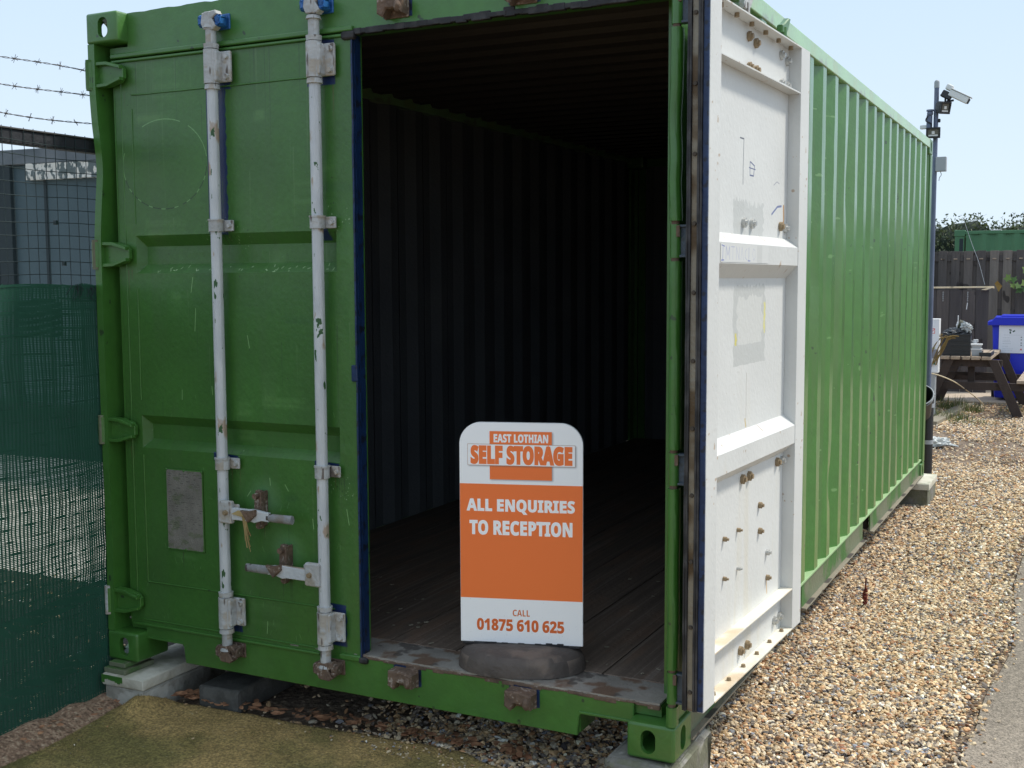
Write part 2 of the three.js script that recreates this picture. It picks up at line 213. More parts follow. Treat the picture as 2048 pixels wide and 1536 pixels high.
// mossy matting in front of the container, heaped against the left block
{
  const edge = (x) => { const a = -0.09 - 0.06 * sm(-0.9, 0.3, x) + 0.05 * (fbm(x * 0.2 + 1, 0.3, 32, 4, 511) - 0.5); return x > 0.35 ? a + (x - 0.35) * (x - 0.35) * 0.8 + (x - 0.35) * 0.2 : a; };
  const left = (z) => -1.13 + 0.06 * sm(0.0, 0.5, z) + 0.04 * (fbm(z * 0.3 + 2, 0.7, 32, 4, 513) - 0.5);
  const nx = 90, nz = 70, P = [], I = [];
  for (let j = 0; j <= nz; j++) for (let i = 0; i <= nx; i++) {
    const u = i / nx, v = j / nz; let x = lerp(-1.15, 2.2, u), z = lerp(edge(x), 2.6, Math.pow(v, 1.3));
    x = lerp(left(z), 2.2, u);
    const mound = 0.06 * Math.exp(-(((x + 1.0) / 0.06) ** 2 + ((z - 0.05) / 0.09) ** 2));
    const lip = v === 0 || i === 0 ? -0.02 : 0;
    P.push(x, 0.016 + mound + lip + 0.012 * (fbm(x * 0.4 + 3, z * 0.4 + 3, 32, 4, 515) - 0.5), z);
  }
  for (let j = 0; j < nz; j++) for (let i = 0; i < nx; i++) { const a = j * (nx + 1) + i, b = a + 1, c = a + nx + 1, d = c + 1; I.push(a, c, b, b, c, d); }
  const g = new THREE.BufferGeometry(); g.setAttribute('position', new THREE.Float32BufferAttribute(P, 3)); g.setIndex(I); g.computeVertexNormals();
  tag(mesh('moss_ground', g, M.moss), null, null, null, 'structure');
  // soil ridge along the foot of the fence
  const q = [], sec = (z) => { const w = 0.5 + fbm(z * 0.3, 0.2, 32, 4, 521); return [[-1.34, 0.0, z], [-1.25, 0.035 * w, z], [-1.19, 0.045 * w, z], [-1.13, 0.028 * w, z], [-1.06 + 0.03 * w, -0.008, z]]; };
  for (let z = 2.6; z > -0.12; z -= 0.04) { const a = sec(z), b = sec(z - 0.04); for (let k = 0; k < 4; k++) q.push([a[k], a[k + 1], b[k + 1], b[k]]); }
  tag(mesh('soil_bank', toCreasedNormals(quads(q), 1.2), M.soil), null, null, null, 'structure');
}
{ // short tufts in the moss
  const r = rng(701), bl = warp(new THREE.PlaneGeometry(0.0026, 1, 1, 2).translate(0, 0.5, 0), (v) => { v.x *= 1 - v.y * 0.8; v.z = 0.4 * v.y * v.y; }), N = 70000, im = new THREE.InstancedMesh(bl, std({ color: 0xffffff, roughness: 1, side: THREE.DoubleSide }), N), m4 = new THREE.Matrix4(), q = new THREE.Quaternion(), e = new THREE.Euler(), col = new THREE.Color();
  for (let i = 0; i < N; i++) { const x = -1.1 + 1.9 * r(), z = -0.14 + 0.95 * r(), ed = -0.075 - 0.06 * sm(-0.9, 0.3, x) + (x > 0.35 ? (x - 0.35) * (x - 0.35) * 0.8 + (x - 0.35) * 0.2 : 0), lf = -1.1 + 0.06 * sm(0, 0.5, z), mound = 0.06 * Math.exp(-(((x + 1.0) / 0.06) ** 2 + ((z - 0.05) / 0.09) ** 2)), n = fbm(x * 0.3 + 2, z * 0.3 + 2, 32, 4, 703), h = (0.003 + 0.006 * r()) * (0.5 + n); e.set((r() - 0.5) * 1.4, r() * 6.28, (r() - 0.5) * 1.4); m4.compose(new THREE.Vector3(x, z < ed || x < lf ? -0.05 : 0.013 + mound, z), q.setFromEuler(e), new THREE.Vector3(0.7, h, h)); im.setMatrixAt(i, m4); const t = clamp(n * 1.6 - 0.4 + 0.5 * (r() - 0.5) - mound * 6); col.setRGB(lerp(0.16, 0.44, t), lerp(0.145, 0.31, t), lerp(0.05, 0.135, t)); im.setColorAt(i, col); }
  im.name = 'moss_tufts'; tag(im, 'short olive and tan moss tufts carpeting the ground before the container', 'moss', null, 'stuff'); im.castShadow = im.receiveShadow = true; scene.add(im);
}
// gravel: real pebbles
{
  const r = rng(77), pal = [[204, 176, 136, 5], [214, 192, 158, 5], [226, 212, 186, 2], [188, 154, 114, 4], [172, 130, 92, 2], [158, 142, 122, 3.5], [126, 114, 104, 3], [106, 99, 93, 1.3], [80, 75, 76, 0.6], [236, 230, 216, 0.4], [156, 108, 78, 0.7], [146, 148, 154, 1]];
  const tot = pal.reduce((s, c) => s + c[3], 0), col = new THREE.Color();
  const pick = () => { let t = r() * tot; for (const c of pal) { t -= c[3]; if (t <= 0) { const k = 0.9 + 0.28 * r(); return col.setRGB(clamp(c[0] * k, 0, 255) / 255, clamp(c[1] * k, 0, 255) / 255, clamp(c[2] * k, 0, 255) / 255, THREE.SRGBColorSpace); } } return col; };
  const shapes = [0, 1, 2].map((k) => { let g = mergeVertices(new THREE.IcosahedronGeometry(1, 1).deleteAttribute('normal').deleteAttribute('uv')); const s = rng(600 + k * 7), off = []; g = warp(g, (v) => { const f = 0.62 + 0.56 * s(); v.multiplyScalar(f); v.y *= 0.72; }); return toCreasedNormals(g, 0.55); });
  const mats = std({ color: 0xffffff, roughness: 0.8 });
  const spots = [[], [], []];
  const dirt = (x, z) => sm(0.5, 0.62, fbm(x * 0.08 + 4, z * 0.05 + 4, 16, 4, 531)) * sm(-7.2, -9, z) * 0.85 + sm(0.55, 0.7, fbm(x * 0.1 + 7, z * 0.1 + 7, 16, 3, 533)) * 0.5 * sm(-5, -6.5, z);
  const add = (x, z, s, y0) => { const y = s < 0.0052 && x < 0.6 && z > -0.13 ? y0 + 0.017 : y0; spots[(r() * 3) | 0].push([x, y, z, s]); };
  const fill = (x0, x1, z0, z1, dens, keep, smin, smax) => { const n = (x1 - x0) * (z0 - z1) * dens; for (let i = 0; i < n; i++) { const x = lerp(x0, x1, r()), z = lerp(z0, z1, r()), k = keep(x, z); if (r() < k) add(x, z, lerp(smin, smax, Math.pow(r(), 2)), 0.001 + r() * 0.009); } };
  const toRoad = (x, z) => { const e = edgeX(z) + (z < -5 ? (z + 5) * -0.06 : 0); return 1 - sm(e - 0.16, e + 0.05, x + 0.1 * (fbm(x + 2, z + 40, 64, 3, 535) - 0.5)); };
  fill(1.0, 2.25, 0.8, -3.6, 11500, (x, z) => toRoad(x, z), 0.0045, 0.0125);
  fill(0.75, 2.25, -3.6, -8.0, 5800, (x, z) => toRoad(x, z) * (1 - dirt(x, z)), 0.006, 0.014);
  fill(-0.6, 2.9, -8.0, -13.8, 2300, (x, z) => (z < -9 ? 1 : toRoad(x, z)) * (1 - dirt(x, z)), 0.008, 0.016);
  fill(-1.15, 1.0, 0.62, -1.1, 6400, (x, z) => (0.03 + 0.97 * sm(-0.35, 0.35, x)) * (z > 0.0 && x < 0.4 ? 0 : 1), 0.005, 0.015);
  fill(-4.2, -1.3, 1.2, -1.4, 120, () => 1, 0.006, 0.014);
  fill(1.9, 2.3, 0.8, -5, 160, () => 1, 0.003, 0.008);
  fill(-1.0, 0.6, 0.75, -0.12, 46, () => 1, 0.002, 0.005);
  const g = tag(new THREE.Group(), 'tan and grey pea gravel covering the ground around the container', 'gravel', null, 'stuff'); g.name = 'gravel'; scene.add(g);
  const m4 = new THREE.Matrix4(), q = new THREE.Quaternion(), e = new THREE.Euler(), v = new THREE.Vector3(), sc = new THREE.Vector3();
  spots.forEach((list, k) => {
    const im = new THREE.InstancedMesh(shapes[k], mats, list.length); im.name = 'pebbles'; im.userData.kind = 'stuff'; im.castShadow = im.receiveShadow = true;
    list.forEach(([x, y, z, s], i) => { e.set((r() - 0.5) * 1.2, r() * 6.28, (r() - 0.5) * 1.2); q.setFromEuler(e); v.set(x, y, z); sc.set(s * (0.8 + 0.7 * r()), s * (0.5 + 0.4 * r()), s * (0.65 + 0.4 * r())); im.setMatrixAt(i, m4.compose(v, q, sc)); im.setColorAt(i, pick()); });
    g.add(im);
  });
}

// ---------------------------------------------------------------- the green shipping container
const X1 = 1.219, ZB = -6.058, T0 = B0 + 2.591;
const cont = thing('shipping_container', 'large green steel shipping container with one door open and dark empty inside', 'shipping container');
const ev = new Evaluator(); ev.useGroups = false; ev.attributes = ['position', 'normal'];
const br = (g) => { const b = new Brush(g); b.updateMatrixWorld(); return b; };
{
  // corner castings: hollow, with an oval hole in the end and one in the side
  const oval = (w, h, d) => { const s = new THREE.Shape(), r = w / 2, y = h / 2 - r; s.absarc(0, y, r, 0, Math.PI); s.absarc(0, -y, r, Math.PI, 2 * Math.PI); return new THREE.ExtrudeGeometry(s, { depth: d, bevelEnabled: false, curveSegments: 14 }).translate(0, 0, -d / 2); };
  let c = br(new RoundedBoxGeometry(0.162, 0.118, 0.178, 2, 0.01).deleteAttribute('uv'));
  c = ev.evaluate(c, br(new THREE.BoxGeometry(0.12, 0.078, 0.136).translate(0, 0, 0).deleteAttribute('uv')), SUBTRACTION);
  c = ev.evaluate(c, br(oval(0.05, 0.078, 0.1).translate(-0.008, 0, 0.089).deleteAttribute('uv')), SUBTRACTION);
  c = ev.evaluate(c, br(oval(0.052, 0.08, 0.1).rotateY(Math.PI / 2).translate(0.081, 0, 0).deleteAttribute('uv')), SUBTRACTION);
  const right = toCreasedNormals(prep(c.geometry), 0.6);
  let flip = right.clone().scale(-1, 1, 1);
  { const a = flip.attributes.position.array; for (let i = 0; i < a.length; i += 9) for (let k = 0; k < 3; k++) { const t = a[i + 3 + k]; a[i + 3 + k] = a[i + 6 + k]; a[i + 6 + k] = t; } flip.computeVertexNormals(); flip = toCreasedNormals(flip, 0.6); }
  for (const y of [B0 + 0.059, T0 - 0.059]) for (const s of [-1, 1]) for (const f of [1, -1]) {
    const g = (s * f > 0 ? right : flip).clone(); if (f < 0) g.rotateY(Math.PI);
    mesh('corner_casting', g.translate(s * (X1 - 0.081), y, f > 0 ? -0.089 : ZB + 0.089), M.green, cont);
  }
}
const yl = B0 + 0.118, yh = T0 - 0.118;
// left front post with a dented lip
{
  const dent = (v) => { const a = Math.exp(-(((v.y - 2.17) / 0.16) ** 2)), b = Math.exp(-(((v.y - 0.75) / 0.3) ** 2)); v.x += 0.013 * a + 0.004 * b + 0.004 * (fbm(v.y * 0.3, 0.4, 32, 3, 701) - 0.5); v.z -= 0.012 * a; };
  const lip = warp(new THREE.BoxGeometry(0.034, yh - yl, 0.12, 1, 60, 1).translate(-X1 + 0.019, (yl + yh) / 2, -0.064), dent);
  mesh('corner_post', [toCreasedNormals(lip, 0.5), span(-X1 + 0.034, -1.125, yl, yh, -0.16, -0.1, 0)], M.green, cont);
}
// right front post: rounded lip in pieces between the hinges, dented
const hingeY = [2.545, 1.84, 1.13, 0.425];
{
  const cuts = [2.66, ...hingeY.flatMap((y) => [y + 0.062, y - 0.062]), 0.3];
  const geos = [span(1.184, X1 - 0.012, yl, yh, -0.16, -0.05, 0.004)], shp = []; for (let k = 0; k < 14; k++) { const a = k / 14 * Math.PI * 2; shp.push([Math.sign(Math.cos(a)) * Math.pow(Math.abs(Math.cos(a)), 0.7) * 0.0175, Math.sign(Math.sin(a)) * Math.pow(Math.abs(Math.sin(a)), 0.7) * 0.026]); }
  for (let k = 0; k < cuts.length; k += 2) {
    const y1 = cuts[k], y0 = cuts[k + 1]; if (y1 - y0 < 0.05) continue;
    const s = new THREE.Shape(shp.map((p) => new THREE.Vector2(...p)));
    const g = new THREE.ExtrudeGeometry(s, { depth: y1 - y0, steps: Math.max(4, Math.round((y1 - y0) / 0.03)), bevelEnabled: false }).rotateX(-Math.PI / 2).translate(1.2035, y0, -0.024);
    geos.push(toCreasedNormals(warp(g, (v) => { const a = Math.exp(-(((v.y - 2.2) / 0.09) ** 2)), b = Math.exp(-(((v.y - 2.02) / 0.05) ** 2)); v.x += -0.008 * a - 0.005 * b + 0.005 * (fbm(v.y * 0.2, 0.3, 32, 3, 711) - 0.5); v.z += -0.006 * a + 0.004 * (fbm(v.y * 0.4, 0.8, 32, 3, 713) - 0.5); }), 0.8));
  }
  mesh('corner_post', geos, M.green, cont);
  for (const s of [-1, 1]) mesh('corner_post', [span(s > 0 ? X1 - 0.03 : -X1, s > 0 ? X1 : -X1 + 0.03, yl, yh, ZB, ZB + 0.11, 0.004), span(s > 0 ? X1 - 0.13 : -X1 + 0.03, s > 0 ? X1 - 0.03 : -X1 + 0.13, yl, yh, ZB, ZB + 0.03, 0.004)], M.green, cont);
}
// header and sill
{
  const top = (x) => T0 - 0.006 - 0.014 * fbm(x * 0.35 + 3, 0.5, 32, 4, 721) + 0.012 * sm(0.2, 0.25, fbm(x * 0.5, 0.3, 32, 2, 723));
  const q = [], N = 70; for (let i = 0; i < N; i++) { const a = lerp(-1.057, 1.057, i / N), b = lerp(-1.057, 1.057, (i + 1) / N), ta = top(a), tb = top(b); q.push([[a, 2.6, -0.055], [b, 2.6, -0.055], [b, tb, -0.058], [a, ta, -0.058]], [[a, ta, -0.058], [b, tb, -0.058], [b, tb, -0.066], [a, ta, -0.066]], [[a, ta, -0.066], [b, tb, -0.066], [b, T0 - 0.06, -0.075], [a, T0 - 0.06, -0.075]], [[a, T0 - 0.06, -0.075], [b, T0 - 0.06, -0.075], [b, T0 - 0.05, -0.2], [a, T0 - 0.05, -0.2]]); }
  mesh('header', [quads(q), span(-1.15, 1.15, 2.6, 2.64, -0.16, -0.0555, 0)], M.green, cont);
  const pts = [[-1.057, 0.338], [-1.057, 0.272], [-0.872, 0.272], [-0.86, 0.26], [-0.852, 0.196], [0.855, 0.196], [0.862, 0.262], [0.874, 0.274], [1.057, 0.274], [1.057, 0.338]];
  mesh('sill', extrude(pts, 0.014, 0.003).translate(0, 0, -0.072), M.green, cont);
  mesh('sill', [span(-0.856, 0.858, 0.196, 0.204, -0.2, -0.074, 0), span(-1.15, 1.15, 0.30, 0.338, -0.2, -0.074, 0), span(-0.862, -0.854, 0.2, 0.272, -0.2, -0.074, 0), span(0.856, 0.864, 0.2, 0.274, -0.2, -0.074, 0), span(-1.05, -0.862, 0.27, 0.279, -0.2, -0.05, 0.002), span(0.866, 1.05, 0.272, 0.281, -0.2, -0.05, 0.002)], M.green, cont);
  mesh('threshold_plate', toCreasedNormals(warp(new THREE.BoxGeometry(2.3, 0.009, 0.185, 60, 1, 4).translate(0.0, 0.3455, -0.148), (v) => { if (v.z > -0.07) v.z += 0.007 * (fbm(v.x * 0.6 + 2, 0.5, 64, 4, 731) - 0.6); v.y += 0.003 * (fbm(v.x * 0.4 + 2, 0.2, 64, 3, 733) - 0.5); }), 0.5), M.threshold, cont);
  const rr = rng(31), rg = []; for (let x = 0.04; x < 1.16; x += 0.035) rg.push(span(x - 0.024 * (0.6 + rr()), x + 0.024 * (0.6 + rr()), 0.326 + 0.012 * rr(), 0.3455 - 0.003 * rr(), -0.0645, -0.0535 + 0.002 * rr(), 0.003)); mesh('rusty_edge', rg, M.rust, cont);
  const hs = []; for (let x = 0.015; x < 1.17; x += 0.03) hs.push(span(x - 0.02, x + 0.022, 2.588 - 0.006 * rr(), 2.604 + 0.014 * rr() * rr(), -0.07, -0.0515 + 0.003 * rr(), 0.003)); mesh('header_seal', hs, M.rubber, cont);
}
// corrugated sheets
function corrugated(len, y0, y1, depth, seed, dents = []) { // runs along -z from 0; outer flats at x = 0, inner flats at x = -depth
  const s = [[0, 0]]; let z = 0; const seq = [[0.072, 0], [0.068, 1], [0.07, 0], [0.068, -1]]; let d = 0, k = 0; while (z < len - 0.001) { const [w, c] = seq[k % 4]; z = Math.min(len, z + w); d += c; s.push([d * depth, z]); k++; }
  const out = [], ny = 20;
  for (const off of [0, -0.004]) for (let i = 0; i < s.length - 1; i++) {
    const P = []; const nz = 2, I = [];
    for (let j = 0; j <= ny; j++) for (let m = 0; m <= nz; m++) {
      const t = m / nz, zz = lerp(s[i][1], s[i + 1][1], t), y = lerp(y0, y1, j / ny), edge = Math.min(1, (y1 - y) * 6, (y - y0) * 6);
      let x = -lerp(s[i][0], s[i + 1][0], t) + off + edge * 0.004 * (fbm(zz * 0.25 + 1, y * 0.5 + 1, 64, 3, seed) - 0.5);
      for (const [dz, dy, rz, ry, a] of dents) x -= a * Math.exp(-(((zz - dz) / rz) ** 2 + ((y - dy) / ry) ** 2));
      P.push(x, y, -zz);
    }
    for (let j = 0; j < ny; j++) for (let m = 0; m < nz; m++) { const a = j * (nz + 1) + m, b = a + 1, c = a + nz + 1, e = c + 1; I.push(...(off ? [a, c, b, b, c, e] : [a, b, c, b, e, c])); }
    const g = new THREE.BufferGeometry(); g.setAttribute('position', new THREE.Float32BufferAttribute(P, 3)); g.setIndex(I); g.computeVertexNormals(); out.push(g);
  }
  return out;
}
const half = (list, a) => list.slice(a ? list.length / 2 : 0, a ? list.length : list.length / 2);
{
  const L = -ZB - 0.245, dents = [[2.9, 1.45, 0.06, 0.1, 0.012], [3.6, 1.1, 0.08, 0.14, 0.014], [4.6, 0.85, 0.1, 0.2, 0.02], [1.9, 1.75, 0.05, 0.1, 0.01], [5.0, 2.1, 0.07, 0.14, 0.012], [1.5, 0.95, 0.05, 0.07, 0.014], [2.3, 0.7, 0.07, 0.1, 0.016], [3.3, 1.9, 0.09, 0.3, 0.012], [4.2, 1.6, 0.05, 0.08, 0.014], [2.6, 2.2, 0.08, 0.2, 0.01], [5.2, 0.6, 0.08, 0.12, 0.02]];
  const w = corrugated(L, 0.335, 2.715, 0.036, 741, dents);
  mesh('side_wall', half(w, 0).map((g) => g.translate(X1 - 0.006, 0, -0.14)), M.greenSide, cont);
  mesh('inner_lining', half(w, 1).map((g) => g.translate(X1 - 0.006, 0, -0.14)), M.interior, cont);
  const w2 = corrugated(L, 0.335, 2.715, 0.036, 751).map((g) => g.rotateY(Math.PI).translate(-X1 + 0.006, 0, ZB + 0.1));
  mesh('side_wall', half(w2, 0), M.green, cont); mesh('inner_lining', half(w2, 1), M.interior, cont);
  const e = corrugated(2.3, 0.335, 2.715, 0.036, 761).map((g) => g.rotateY(Math.PI / 2).translate(1.15, 0, ZB + 0.006));
  mesh('end_wall', half(e, 0), M.green, cont); mesh('inner_lining', half(e, 1), M.interior, cont);
  // roof sheet with cross corrugations
  const q = [], q2 = []; for (let z = -0.17; z > ZB + 0.1; z -= 0.209) { const s = [[z, 0], [z - 0.09, 0], [z - 0.11, -0.02], [z - 0.189, -0.02], [z - 0.209, 0]]; for (let k = 0; k < 4; k++) { const [a, ha] = s[k], [b, hb] = s[k + 1], y = T0 - 0.012; q.push([[-1.16, y + ha, a], [1.16, y + ha, a], [1.16, y + hb, b], [-1.16, y + hb, b]]); q2.push([[-1.16, y + hb - 0.004, b], [1.16, y + hb - 0.004, b], [1.16, y + ha - 0.004, a], [-1.16, y + ha - 0.004, a]]); } }
  mesh('roof', quads(q), M.green, cont); mesh('ceiling', quads(q2), M.ceiling, cont);
  for (const s of [-1, 1]) {
    const a = s > 0 ? X1 - 0.06 : -X1, b = s > 0 ? X1 : -X1 + 0.06;
    mesh('top_rail', span(a, b, T0 - 0.075, T0 - 0.008, ZB + 0.17, -0.17, 0.006), M.greenRail, cont);
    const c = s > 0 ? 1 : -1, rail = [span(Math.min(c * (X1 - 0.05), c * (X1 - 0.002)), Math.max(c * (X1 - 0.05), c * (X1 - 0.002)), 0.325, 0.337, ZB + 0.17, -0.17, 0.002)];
    for (const [z0, z1] of [[-0.17, -1.55], [-1.86, -3.44], [-3.69, -5.9]]) rail.push(span(Math.min(c * (X1 - 0.022), c * (X1 - 0.014)), Math.max(c * (X1 - 0.022), c * (X1 - 0.014)), 0.208, 0.33, z1, z0, 0), span(Math.min(c * (X1 - 0.022), c * (X1 + 0.008)), Math.max(c * (X1 - 0.022), c * (X1 + 0.008)), 0.2, 0.209, z1, z0, 0.002));
    mesh('rail_ledge', rail.shift(), M.ledgeDustLit, cont); rail.forEach((g, k) => mesh(k % 2 ? 'rail_flange' : 'bottom_rail', g, s > 0 ? (k % 2 ? M.edging : M.greenDirty) : M.green, cont));
  }
  mesh('floor_beam', Array.from({ length: 14 }, (_, k) => span(-1.18, 1.18, 0.21, 0.318, -0.42 - k * 0.42, -0.37 - k * 0.42, 0)), M.dark, cont);
  each('rear_sill', [span(-1.057, 1.057, 0.196, 0.338, ZB + 0.03, ZB + 0.06, 0), span(-1.057, 1.057, T0 - 0.1, T0 - 0.01, ZB + 0.02, ZB + 0.08, 0)], M.green, cont);
  each('seal_angle', [span(-1.18, -1.13, 0.31, 2.7, -0.17, -0.155, 0), span(1.13, 1.18, 0.31, 2.7, -0.17, -0.155, 0)], M.green, cont);
  const rf = rng(41), nP = 8; for (let k = 0; k < nP; k++) { const x0 = -1.165 + k * 2.33 / nP, y = 0.352 + 0.002 * rf(); const g = span(x0 + 0.0025, x0 + 2.33 / nP - 0.0025, 0.324, y, ZB + 0.05, -0.242, 0.003); mesh('floor_board', g, M.floor[(rf() * 3) | 0], cont); }
  mesh('floor_batten', span(-1.17, 1.17, 0.3185, 0.3235, ZB + 0.05, -0.2, 0), M.dark, cont);
  const f = rng(43), litter = []; for (let k = 0; k < 70; k++) { const x = lerp(-1.1, 1.15, f()), z = -0.25 - 1.6 * f() * f(); litter.push(box(0.006 + 0.014 * f(), 0.003, 0.004 + 0.01 * f(), 0, 0, 0, 0).rotateY(f() * 6).translate(x, 0.3565, z)); } tag(mesh('floor_litter', litter, M.edging, cont), null, null, null, 'stuff');
}
// left door, closed
const hexBolt = (r, h, x, y, z) => new THREE.CylinderGeometry(r * 0.8, r, h, 6).rotateX(Math.PI / 2).translate(x, y, z);
{
  const D = sub('left_door', cont), xs = [-1.132, -1.045, -1.022, -0.108, -0.085, -0.01], ys = [0.335, 1.058, 1.092, 1.152, 1.19, 1.756, 1.792, 1.862, 1.905, 2.585];
  const DW = 1.122, DH = 2.25, cw = 1024, ch = 2048, c = document.createElement('canvas'); c.width = cw; c.height = ch; const g2 = c.getContext('2d');
  const px = (x) => (x + 1.132) / DW * cw, py = (y) => ch - (y - 0.335) / DH * ch, S = cw / DW;
  { const im = g2.createImageData(cw, ch); for (let y = 0; y < ch; y++) for (let x = 0; x < cw; x++) { const u = x / cw, v = y / ch, n = fbm(u, v, 5, 4, 801, 10), m = fbm(u, v, 90, 2, 803, 180), dr = sm(0.55, 0.8, fbm(u, v, 12, 4, 805, 3)); let k = GREEN.map((q) => q * (0.9 + 0.16 * n + 0.1 * (m - 0.5))); k = mixc(k, [70, 96, 60], dr * 0.22); const o = (y * cw + x) * 4; im.data[o] = k[0]; im.data[o + 1] = k[1]; im.data[o + 2] = k[2]; im.data[o + 3] = 255; } g2.putImageData(im, 0, 0); }
  const r = rng(51), overspray = (x, y, rad, col, a) => { const q = g2.createRadialGradient(px(x), py(y), 0, px(x), py(y), rad * S); q.addColorStop(0, css(...col, a)); q.addColorStop(1, css(...col, 0)); g2.fillStyle = q; g2.fillRect(px(x) - rad * S, py(y) - rad * S, 2 * rad * S, 2 * rad * S); };
  overspray(-0.44, 0.9, 0.1, [120, 160, 128], 0.6); overspray(-0.33, 0.71, 0.09, [120, 160, 128], 0.6);  // pale overspray in the paint round the handle keepers
  // blue undercoat left beside the bars, with ragged edges
  const ragged = (x0, x1, y0, y1, jag) => { g2.fillStyle = css(22, 44, 88); g2.beginPath(); g2.moveTo(px(x0), py(y0)); for (let y = y0; y <= y1; y += 0.012) g2.lineTo(px(x1 + jag * (r() - 0.5)), py(y)); g2.lineTo(px(x0), py(y1)); g2.fill(); };
  ragged(-0.67, -0.578, 1.9, 2.46, 0.008); ragged(-0.66, -0.552, 2.44, 2.59, 0.004); ragged(-0.2, -0.078, 2.42, 2.585, 0.004); ragged(-0.19, -0.118, 1.87, 1.93, 0.01); ragged(-0.2, -0.095, 1.03, 1.06, 0.02); ragged(-0.68, -0.56, 1.03, 1.062, 0.02); ragged(-0.19, -0.07, 0.37, 0.53, 0.006); ragged(-0.66, -0.56, 0.36, 0.41, 0.01);
  for (const [x, y] of [[-0.64, 1.93], [-0.58, 1.9], [-0.12, 1.95], [-0.6, 1.04], [-0.1, 0.98]]) for (let k = 0; k < 46; k++) { const a = r() * 6.28, d = Math.pow(r(), 0.7) * 0.1; g2.fillStyle = r() < 0.5 ? css(150, 176, 140, 0.7) : css(34, 70, 34, 0.8); g2.fillRect(px(x + Math.cos(a) * d), py(y + Math.sin(a) * d * 0.6), 1 + 4 * r(), 1 + 5 * r()); }
  for (let k = 0; k < 26; k++) { const x = lerp(-1.05, -0.1, r()), y = lerp(0.45, 2.5, r()), w = 0.05 + 0.16 * r(), h = 0.03 + 0.1 * r(), d = r() < 0.5; for (let j = 0; j < 14; j++) { g2.strokeStyle = d ? css(38, 78, 32, 0.05) : css(104, 146, 84, 0.05); g2.lineWidth = 10 + 14 * r(); g2.beginPath(); const yy = y + h * (r() - 0.5); g2.moveTo(px(x + 0.02 * (r() - 0.5)), py(yy)); g2.lineTo(px(x + w * (0.7 + 0.5 * r())), py(yy + 0.01 * (r() - 0.5))); g2.stroke(); } }
  const run = (x, y, l, col, w) => { const q = g2.createLinearGradient(0, py(y), 0, py(y - l)); q.addColorStop(0, css(...col, 0.55)); q.addColorStop(1, css(...col, 0)); g2.fillStyle = q; g2.fillRect(px(x), py(y), w, l * ch / DH); };
  for (let k = 0; k < 34; k++) { const [x, y] = [[-0.58, 1.9], [-0.11, 1.9], [-0.57, 1.0], [-0.1, 1.0], [-0.44, 0.8], [-0.33, 0.6], [-0.56, 0.39], [-0.1, 0.39], [-1.08, 1.77], [-1.08, 1.06], [-1.07, 2.46], [-0.83, 0.65], [-0.58, 2.44], [-0.11, 2.42]][k % 14]; run(x + 0.06 * (r() - 0.5), y, 0.04 + 0.16 * r() * r(), r() < 0.5 ? [104, 82, 52] : [44, 60, 36], 1.5 + 4 * r()); }
  for (let k = 0; k < 60; k++) run(lerp(-1.1, -0.03, r()), r() < 0.5 ? 2.58 : lerp(0.7, 2.4, r()), 0.1 + 0.4 * r(), r() < 0.5 ? [92, 122, 78] : [40, 70, 34], 1 + 3 * r());
  // outline of a sticker long gone
  g2.lineWidth = 3.2; for (let k = 0; k < 60; k++) { const a0 = k / 60 * 6.28; if (r() < 0.12 || (a0 > 3.4 && a0 < 4.1)) continue; g2.strokeStyle = k % 3 && a0 < 2.9 ? css(24, 52, 24, 0.95) : css(116, 160, 100, 0.85); g2.beginPath(); g2.ellipse(px(-0.887), py(2.178), 0.213 * S, 0.172 * S, 0, a0, a0 + 0.1); g2.stroke(); }
  // scratches, drips and chips
  const scratch = (x, y, l, a, w, col) => { g2.strokeStyle = col; g2.lineWidth = w; g2.beginPath(); g2.moveTo(px(x), py(y)); g2.lineTo(px(x + l * Math.cos(a)), py(y + l * Math.sin(a))); g2.stroke(); };
  for (const [x, y, l, a] of [[-0.76, 1.74, 0.06, -1.75], [-0.75, 1.62, 0.09, -1.65], [-0.5, 1.52, 0.05, -1.4], [-0.83, 1.3, 0.04, -1.6], [-0.68, 1.32, 0.035, -1.5], [-0.41, 0.98, 0.03, -1.5], [-0.34, 0.96, 0.03, -1], [-0.52, 0.9, 0.03, 0.9], [-0.44, 0.37, 0.05, 1.5], [-0.21, 0.8, 0.04, 1.7], [-0.05, 0.83, 0.06, 1.75], [-0.19, 0.9, 0.04, -1.5]]) scratch(x, y, l, a, 2.5, css(150, 186, 130, 0.8));
  for (let k = 0; k < 110; k++) scratch(lerp(-1.1, 0, r()), lerp(0.36, 1.3, Math.pow(r(), 1.4)), 0.006 + 0.02 * r(), -1.57 + 0.9 * (r() - 0.5), 1 + r(), r() < 0.6 ? css(132, 168, 116, 0.5) : css(28, 58, 30, 0.6));
  for (let k = 0; k < 36; k++) scratch(lerp(-1.0, -0.1, r()), 1.768 + 0.02 * (r() - 0.5), 0.005 + 0.008 * r(), r() * 3, 3, css(170, 190, 150, 0.75));
  for (let k = 0; k < 14; k++) { g2.fillStyle = css(40, 46, 34, 0.7); g2.fillRect(px(lerp(-1.1, 0, r())), py(lerp(0.4, 2.5, r())), 2 + 4 * r(), 2 + 3 * r()); }
  const map = canvasTex(c); M.doorLeft = new THREE.MeshPhysicalMaterial({ map, roughness: 0.42, bumpMap: peel, bumpScale: 0.0013, clearcoat: 0.3, clearcoatRoughness: 0.28 });
  // the pressed sheet
  const inx = (i) => (i === 2 || i === 3 ? 1 : 0), iny = (j) => (j === 2 || j === 3 || j === 6 || j === 7 ? 1 : 0), P = [], U = [];
